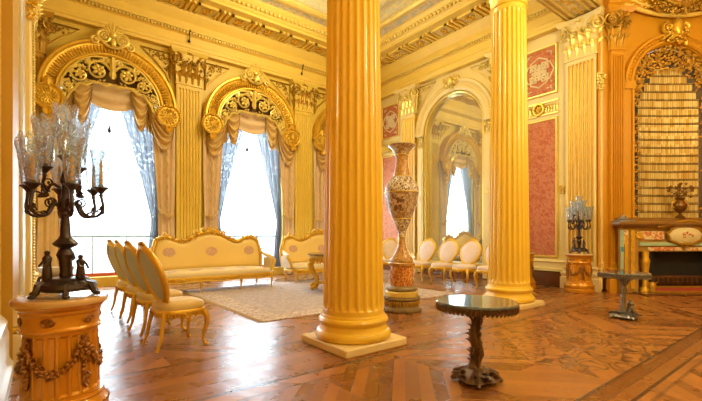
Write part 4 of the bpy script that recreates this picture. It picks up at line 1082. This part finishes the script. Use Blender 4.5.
m = MB(); m.lathe([(.001,0),(.18,0),(.18,.03),(.15,.08),(.10,.16),(.065,.24),(.05,.34),(.048,.40)], 40); m.obj('foot', PORC3, t, 40)
m = MB(); m.lathe([(.048,.40),(.06,.41),(.062,.43),(.056,.45),(.085,.52),(.12,.60),(.145,.68)], 40); m.obj('lower_cup', PORC4, t, 40)
m = MB(); m.lathe([(.145,.68),(.19,.78),(.235,.92),(.265,1.06),(.272,1.10)], 40); m.obj('belly', PORC1, t, 40)
m = MB(); m.lathe([(.272,1.10),(.274,1.13),(.262,1.19),(.23,1.25),(.18,1.31),(.135,1.36)], 40); m.obj('shoulder', PORC4, t, 40)
m = MB(); m.lathe([(.135,1.36),(.112,1.44),(.098,1.54),(.096,1.62),(.108,1.70)], 40); m.obj('neck', PORC3, t, 40)
m = MB(); m.lathe([(.108,1.70),(.13,1.76),(.17,1.81),(.215,1.845),(.22,1.855),(.212,1.86),(.16,1.82),(.11,1.76),(.08,1.7),(.001,1.5)], 40); m.obj('flared_lip', PORC1, t, 40)
m = MB()
for z, r in ((.405,.056),(.68,.150),(1.10,.276),(1.36,.138),(1.70,.112),(.775,.02)): m.tube([(r*cos(2*pi*i/32), r*sin(2*pi*i/32), z) for i in range(32)], .008, 6, None, True)
m.obj('gilt_bands', GOLD2, t, 50)
csp = brocade('court_scene_painting', (.20,.09,.06), (.70,.50,.34), 10, .60, .2)
for k in range(4):
    a = k*pi/2+.55; m = MB()
    def fn(u, w_):
        z = .80+.26*w_; r = (.19+(z-.78)*.3215 if z < .92 else .235+(z-.92)*.2143)+.006; an = a+(u-.5)*.75; return (r*cos(an), r*sin(an), z)
    m.grid(fn, 10, 8); m.obj('painted_scene', csp, t, 50)

# rug
t = thing('rug', 'large faded patterned rug in front of the sofas', 'rug', (0,0,0))
RX0, RX1, RY0, RY1 = 2.38, 6.6, 5.02, 8.9
m = MB(); m.box(RX0, RX1, RY0, RY1, .001, .012); m.obj('border', RUGB, t)
m = MB(); m.box(RX0+.38, RX1-.38, RY0+.38, RY1-.38, .012, .014); m.obj('field', RUGM, t)
m = MB(); R = random.Random(2)
for X in (RX0, RX1):
    s_ = -1 if X == RX0 else 1
    for i in range(150):
        y = RY0+(RY1-RY0)*(i+.5)/150; m.tube([(X, y, .008), (X+s_*.04, y+R.uniform(-.01,.01), .006), (X+s_*R.uniform(.06,.09), y+R.uniform(-.02,.02), .005)], [.005,.004,.003], 4)
fr = m.obj('fringe', simple('rug_fringe', (.66,.54,.42), .9), t); fr['kind'] = 'stuff'

# side chairs -------------------------------------------------
def superell(a, w, d, p=.55):
    c, s_ = cos(a), sin(a); return (math.copysign(abs(c)**p, c)*w, math.copysign(abs(s_)**p, s_)*d)
def cush(m, w, d, z0, h, n=32, M=None, p=.6):
    rs = []
    for f, z in ((.97,z0),(1.0,z0+h*.25),(1.0,z0+h*.5),(.96,z0+h*.75),(.80,z0+h*.92),(.5,z0+h),(.1,z0+h*1.02)):
        rs.append([(superell(2*pi*i/n, w, d, p)[0]*f, superell(2*pi*i/n, w, d, p)[1]*f, z) for i in range(n)])
    m.rings(rs, (True, True), M)
def cabriole(m, x, y, zt, dx, dy, r=.026):
    pts = [(x,y,zt),(x+dx*.035,y+dy*.035,zt*.82),(x+dx*.03,y+dy*.03,zt*.62),(x-dx*.004,y-dy*.004,zt*.36),(x-dx*.012,y-dy*.012,zt*.17),(x+dx*.012,y+dy*.012,zt*.05),(x+dx*.035,y+dy*.035,.012)]
    m.tube(pts, [r*1.25,r*1.3,r*1.05,r*.72,r*.6,r*.72,r*.6], 8)
    m.ball((x+dx*.03,y+dy*.03,.014), (r*.8,r*.8,.014)); m.leaf(T(x+dx*.03, y+dy*.03, zt*.9) @ RZ(atan2(dy, dx)-pi/2) @ RX(pi), zt*.35, .045, .2, 3, 5)
def oval_pts(w, h, n=36, sh=.16):
    out = []
    for i in range(n):
        a = 2*pi*i/n-pi/2; x = cos(a)*w*(1+sh*sin(a)); z = sin(a)*h
        if sin(a) > .8: z += (sin(a)-.8)*.12
        out.append((x, z))
    return out
def make_chair(label, seat_m, back_m, rear_m, arms=False):
    # faces +y
    t = thing('side_chair' if not arms else 'armchair', label, 'chair' if not arms else 'armchair')
    w, d, zt = .25, .235, .37
    if arms: w = .30
    m = MB(); cush(m, w, d, .40, .105, 36, T(0,.0,0)); m.obj('seat', seat_m, t, 60)
    m = MB(); rs = []
    for f, z in ((1.0,.35),(1.03,.36),(1.04,.40),(1.0,.415)): rs.append([(superell(2*pi*i/36, w, d, .6)[0]*f, superell(2*pi*i/36, w, d, .6)[1]*f, z) for i in range(36)])
    m.rings(rs)
    for i in range(40):
        a = 2*pi*i/40; p = superell(a, w*1.03, d*1.03, .6); m.leaf(T(p[0], p[1], .385) @ RZ(a-pi/2) @ RX(pi), .05+.02*(i % 2), .045, .35, 2, 4)
    for q in ((0,1),(1,0),(-1,0)): m.rosette(T(q[0]*w*1.02, q[1]*d*1.04, 0) @ RZ(atan2(q[1],q[0])-pi/2), 0, .36, .05, 6)
    m.obj('seat_rail', GOLD, t, 50)
    for sx in (-1, 1):
        m = MB(); cabriole(m, sx*(w-.04), d-.04, .37, sx*.7, .7); m.obj('leg', GOLD, t, 50)
        m = MB(); m.tube([(sx*(w-.07),-d+.03,.40),(sx*(w-.06),-d+.0,.25),(sx*(w-.055),-d-.02,.12),(sx*(w-.05),-d-.06,.012)], [.026,.022,.019,.016], 8); m.obj('leg', GOLD, t, 50)
    # back
    B = T(0, -d-.02, .765) @ RX(.34)
    ow, oh = (.265, .29) if not arms else (.26,.29); op = oval_pts(ow, oh)
    m = MB(); rs = []
    for f, y in ((.90,.0),(.95,.022),(.85,.04),(.5,.052),(.05,.055)): rs.append([(x*f, y, z*f) for x, z in op])
    m.rings(rs, (False, True), B); m.obj('backrest', back_m, t, 60)
    m = MB(); rs = []
    for f, y in ((.90,0),(.92,-.018),(.6,-.026),(.05,-.028)): rs.append([(x*f, y, z*f) for x, z in op])
    m.rings(rs, (False, True), B); m.obj('outside_back', rear_m, t, 60)
    m = MB(); m.tube([(x, 0, z) for x, z in op], .034, 8, B, True)
    for sx in (-1, 1): m.tube([(sx*(w-.07), .0, -.36),(sx*.15, 0, -.29),(sx*.17,0,-.2)], [.024,.02,.018], 7, B)
    M = B @ T(0, .0, oh+.03)
    for sx in (-1, 1): m.scroll(M, sx*.055, .01, .045, pi/2, 1.4, .012, -sx); m.tube([(0,0,.02),(sx*.1,0,.0),(sx*.19,0,-.07)], [.02,.02,.012], 6, M)
    for i in range(5): m.leaf(M @ T(0,0,.01) @ RY((i-2)*.55), .07, .055, .3, 2, 4)
    m.rosette(M, 0, .01, .05, 6)
    m.sprig(B, [(x, .01, z) for x, z in op], 44, .022, 4, .5)
    m.obj('back_frame', GOLD, t, 50)
    if arms:
        for sx in (-1, 1):
            m = MB(); m.tube([(sx*.23,-d+.03,.72),(sx*.30,-d+.16,.69),(sx*.33,.06,.66),(sx*.34,.10,.62),(sx*.30,.12,.50),(sx*.29,.13,.38)], [.02,.022,.026,.026,.022,.026], 8); m.scroll(T(sx*.33,.06,0) @ RZ(pi/2), .04, .64, .035, pi/2, 1.3, .014, -1); m.obj('arm', GOLD, t, 50)
            m = MB(); m.tube([(sx*.30,-d+.16,.70),(sx*.32,-.02,.695),(sx*.33,.05,.68)], [.02,.032,.02], 8); m.obj('arm_pad', seat_m, t, 50)
    return t
ch = make_chair('gilt side chair in the window-side row, nearest the camera', SILK, SILK, CHBACK)
ch.location = (1.16, 4.585, 0); ch.rotation_euler = (0, 0, -pi/2+.13)
for (y, r, lab) in ((5.41, .16, 'gilt side chair in the window-side row, second from the camera'), (6.25, .10, 'gilt side chair in the window-side row, third from the camera'), (7.05, .18, 'gilt side chair in the window-side row, farthest from the camera')):
    dup(ch, (1.15, y, 0), -pi/2+r, lab)
ch2 = make_chair('pale rose gilt side chair before the arched mirror, second from the right', CHPINK, CHPINK, CHPINK)
ch2.location = (7.9, 5.78, 0); ch2.rotation_euler = (0, 0, pi/2+.04)
for (x, y, lab) in ((7.9, 5.1, 'pale rose gilt side chair, rightmost, partly behind the far column'), (7.88, 6.42, 'pale rose gilt side chair before the arched mirror, third from the right'), (7.9, 7.16, 'pale rose gilt side chair nearest the porcelain vase, before the mirror')):
    dup(ch2, (x, y, 0), pi/2+.04, lab)
ac = make_chair('gilt open armchair half hidden behind the porcelain vase', CHPINK, CHPINK, CHPINK, True)
ac.location = (8.0, 8.45, 0); ac.rotation_euler = (0, 0, pi/2+.75)

def make_sofa(label, x, y, rz, L=2.6):
    t = thing('sofa', label, 'sofa', (x, y, 0), rz); hw = L/2; d = .36   # faces +y (local)
    m = MB(); cush(m, hw-.10, d-.01, .31, .17, 64, None, .35); m.obj('seat', SOFAST, t, 60)
    m = MB(); rs = []
    for f, z in ((1.0,.26),(1.01,.28),(1.01,.32),(1.0,.335)): rs.append([(superell(2*pi*i/64, hw-.07, d+.01, .35)[0]*f, superell(2*pi*i/64, hw-.07, d+.01, .35)[1]*f, z) for i in range(64)])
    m.rings(rs); n = 44
    for i in range(n):
        xx = -hw+.12+(2*hw-.24)*i/(n-1); dp = .05+.03*abs(sin(i*pi/11)); m.leaf(T(xx, d+.005, .30) @ RX(pi), dp, .06, .3, 2, 4)
    for xx in (-hw*.66, 0, hw*.66):
        for sx in (-1, 1): m.scroll(T(xx, d+.01, 0), sx*.06, .265, .04, pi/2, 1.3, .012, -sx)
        m.rosette(T(xx, d+.01, 0), 0, .28, .045, 6)
    m.tube([(-hw+.1, d+.01, .245),(-hw*.66, d+.01,.225),(-hw*.33, d+.01,.25),(0, d+.01,.22),(hw*.33, d+.01,.25),(hw*.66,d+.01,.225),(hw-.1,d+.01,.245)], .014, 6)
    m.obj('seat_rail', GOLD, t, 50)
    for xx in (-hw+.14, -hw*.33, hw*.33, hw-.14):
        m = MB(); cabriole(m, xx, d-.03, .27, 0, .8, .024); m.obj('leg', GOLD, t, 50)
    for xx in (-hw+.2, hw-.2):
        m = MB(); m.tube([(xx,-d+.04,.3),(xx,-d+.02,.15),(xx,-d-.02,.012)], [.026,.02,.016], 8); m.obj('leg', GOLD, t, 50)
    # back silhouette
    def top(s_):
        a = abs(s_); e = 0 if a < .90 else ((a-.90)/.10)
        return 1.14+.17*max(0, cos(min(1, a/.42)*pi/2))**1.2 + .05*exp(-((a-.78)/.12)**2) - .045*exp(-((a-.52)/.12)**2) - .30*e**2.2
    B = T(0, -d+.03, 0) @ RX(.12)
    m = MB(); n = 56
    def fn(u, v):
        s_ = (u-.5)*2; zt = top(s_)-.065; z = .42+(zt-.42)*v; ex = 1-.04*v
        e = (1-abs(s_)**8)*(1-(2*v-1)**8)
        return (s_*(hw-.12), .02+.09*e**.5, z)
    m.grid(fn, n, 12, B); m.obj('backrest', SOFABK, t, 60)
    m = MB(); m.grid(lambda u, v: ((u-.5)*2*(hw-.10), -.02, .36+(top((u-.5)*2)-.04-.36)*v), n, 4, B, .03); m.obj('outside_back', CHSEAT, t, 60)
    m = MB()
    pts = [(-hw+.10,.02,.42),(-hw+.08,.02,.65)] + [((i/30-.5)*2*(hw-.09), .02, top((i/30-.5)*2)-.03) for i in range(31)] + [(hw-.08,.02,.65),(hw-.10,.02,.42)]
    m.tube(pts, .045, 8, B)
    m.sprig(B @ T(0,.04,0), pts[2:-2], 190, .042, 13, .6)
    M = B @ T(0, .03, 1.31)
    for sx in (-1, 1):
        m.scroll(M, sx*.12, -.02, .085, pi/2, 1.5, .022, -sx); m.scroll(M, sx*.30, -.07, .06, pi/2, 1.4, .018, -sx); m.scroll(M, sx*(hw-.33), -.12, .07, pi/2, 1.4, .02, sx)
    for i in range(5): m.leaf(M @ RY((i-2)*.4), .11, .05, .3, 2, 4)
    m.sprig(M, [(-.4,0,-.08),(0,0,-.02),(.4,0,-.08)], 40, .045, 5, .6)
    m.obj('back_frame', GOLD, t, 50)
    for sx in (-1, 1):
        m = MB()
        m.tube([(sx*(hw-.10),-d+.06,.78),(sx*(hw-.03),-.12,.70),(sx*(hw+.0),.10,.64),(sx*(hw+.0),.2,.60),(sx*(hw-.03),.2,.50),(sx*(hw-.06),.23,.36)], [.03,.034,.04,.045,.035,.03], 8); m.scroll(T(sx*hw,.16,0) @ RZ(pi/2), .0, .60, .05, pi/2, 1.4, .018, -1); ar = m.obj('arm', GOLD, t, 50)
        m = MB(); m.tube([(sx*(hw-.07),-.20,.74),(sx*(hw-.02),0,.69),(sx*(hw+0),.13,.66)], [.04,.058,.04], 10); m.grid(lambda u, v: (sx*(hw-.055), -.28+.46*u, .36+.30*v), 8, 4, None, .03, (sx,0,0)); m.obj('arm_pad', SOFAST, ar, 50)
    return t
make_sofa('long cream silk sofa with rose bouquets and carved gilt crest, left of centre', 3.0, 8.72, pi, 2.62)
make_sofa('second cream silk gilt sofa, half hidden behind the large column', 6.15, 8.95, pi, 2.62)

# gilt centre table half hidden by the column
t = thing('centre_table', 'oval gilt centre table with scrolled legs, mostly behind the large column', 'table', (4.95, 6.85, 0))
m = MB(); m.lathe([(.001,.77),(.62,.77),(.65,.785),(.65,.80),(.62,.815),(.001,.815)], 48); m.obj('tabletop', simple('inlaid_dark_top', (.25,.16,.10), .12, 0, .3, 8, coat=.4), t, 30)
m = MB(); m.lathe([(.52,.64),(.58,.66),(.59,.74),(.62,.77),(.5,.77)], 48)
for i in range(40): a = 2*pi*i/40; m.leaf(RZ(a) @ T(0,.585,.70) @ RX(pi), .10, .09, .3, 3, 4)
m.obj('apron', GOLD, t, 50)
for k in range(4):
    a = 2*pi*k/4+.75; m = MB(); c, s_ = cos(a), sin(a)
    m.tube([(c*.52,s_*.52,.68),(c*.60,s_*.60,.56),(c*.55,s_*.55,.42),(c*.44,s_*.44,.28),(c*.46,s_*.46,.14),(c*.58,s_*.58,.04)], [.07,.075,.055,.045,.055,.045], 9)
    m.scroll(RZ(a) , .50, .10, .08, 0, 1.5, .03, 1); m.leaf(RZ(a-pi/2) @ T(0,.60,.62) @ RX(pi), .25, .10, .2); m.obj('leg', GOLD, t, 50)
m = MB(); m.tube([(-.33,-.33,.16),(0,0,.24),(.33,.33,.16)], .03, 7); m.tube([(.33,-.33,.16),(0,0,.24),(-.33,.33,.16)], .03, 7); m.lathe([(.03,.2),(.07,.25),(.05,.32),(.001,.38)], 14); m.obj('stretcher', GOLD, t, 50)

# ------------------------------------------------------------------ light
W = bpy.data.worlds.new('sky'); SC.world = W; W.use_nodes = True
bg = W.node_tree.nodes['Background']; bg.inputs[0].default_value = (.80,.92,1,1); bg.inputs[1].default_value = 2.0
def area(name, loc, rot, sx, sy, e, col, spread=pi):
    l = bpy.data.lights.new(name, 'AREA'); l.shape = 'RECTANGLE'; l.size = sx; l.size_y = sy; l.energy = e; l.color = col; l.spread = spread
    o = bpy.data.objects.new(name, l); COL.objects.link(o); o.location = loc; o.rotation_euler = rot; return o
for k, cx in enumerate(WX): area('window_daylight', (cx, YW+.9, 2.9), (radians(-90), 0, 0), 2.3, 4.4, 230, (.86,.94,1))
def lamp(name, loc, e, col, r=.3):
    l = bpy.data.lights.new(name, 'POINT'); l.energy = e; l.color = col; l.shadow_soft_size = r
    o = bpy.data.objects.new(name, l); COL.objects.link(o); o.location = loc
lamp('warm_fill', (4.6, 6.9, 6.45), 230, (1,.93,.64), .4)  # warm fills added to brighten the room
lamp('warm_fill', (5.5, .6, 5.0), 230, (1,.92,.60), .4)
lamp('warm_fill', (2.6, -1.6, 4.4), 120, (1,.93,.66), .4)
lamp('warm_fill', (8.3, -.4, 4.2), 110, (1,.86,.50), .4)

# ------------------------------------------------------------------ camera
cd = bpy.data.cameras.new('camera'); cam = bpy.data.objects.new('camera', cd); COL.objects.link(cam)
cd.sensor_width = 36; cd.lens = 36*395/702; cd.clip_start = .05; cd.clip_end = 100
cd.shift_y = (235-200.5)/702
cam.location = (0, 0, H); cam.rotation_euler = (pi/2, 0, -atan2(FX, FY)); SC.camera = cam
SC.view_settings.view_transform = 'Standard'; SC.view_settings.look = 'None'; SC.view_settings.gamma = 1
SC.view_settings.use_curve_mapping = False; SC.view_settings.exposure = .5
cy = SC.cycles
cy.use_denoising = True; cy.use_adaptive_sampling = False; cy.denoising_prefilter = 'ACCURATE'; cy.max_bounces = 8; cy.diffuse_bounces = 4; cy.glossy_bounces = 4; cy.transparent_max_bounces = 16
cy.caustics_reflective = False; cy.caustics_refractive = False; cy.sample_clamp_indirect = 6
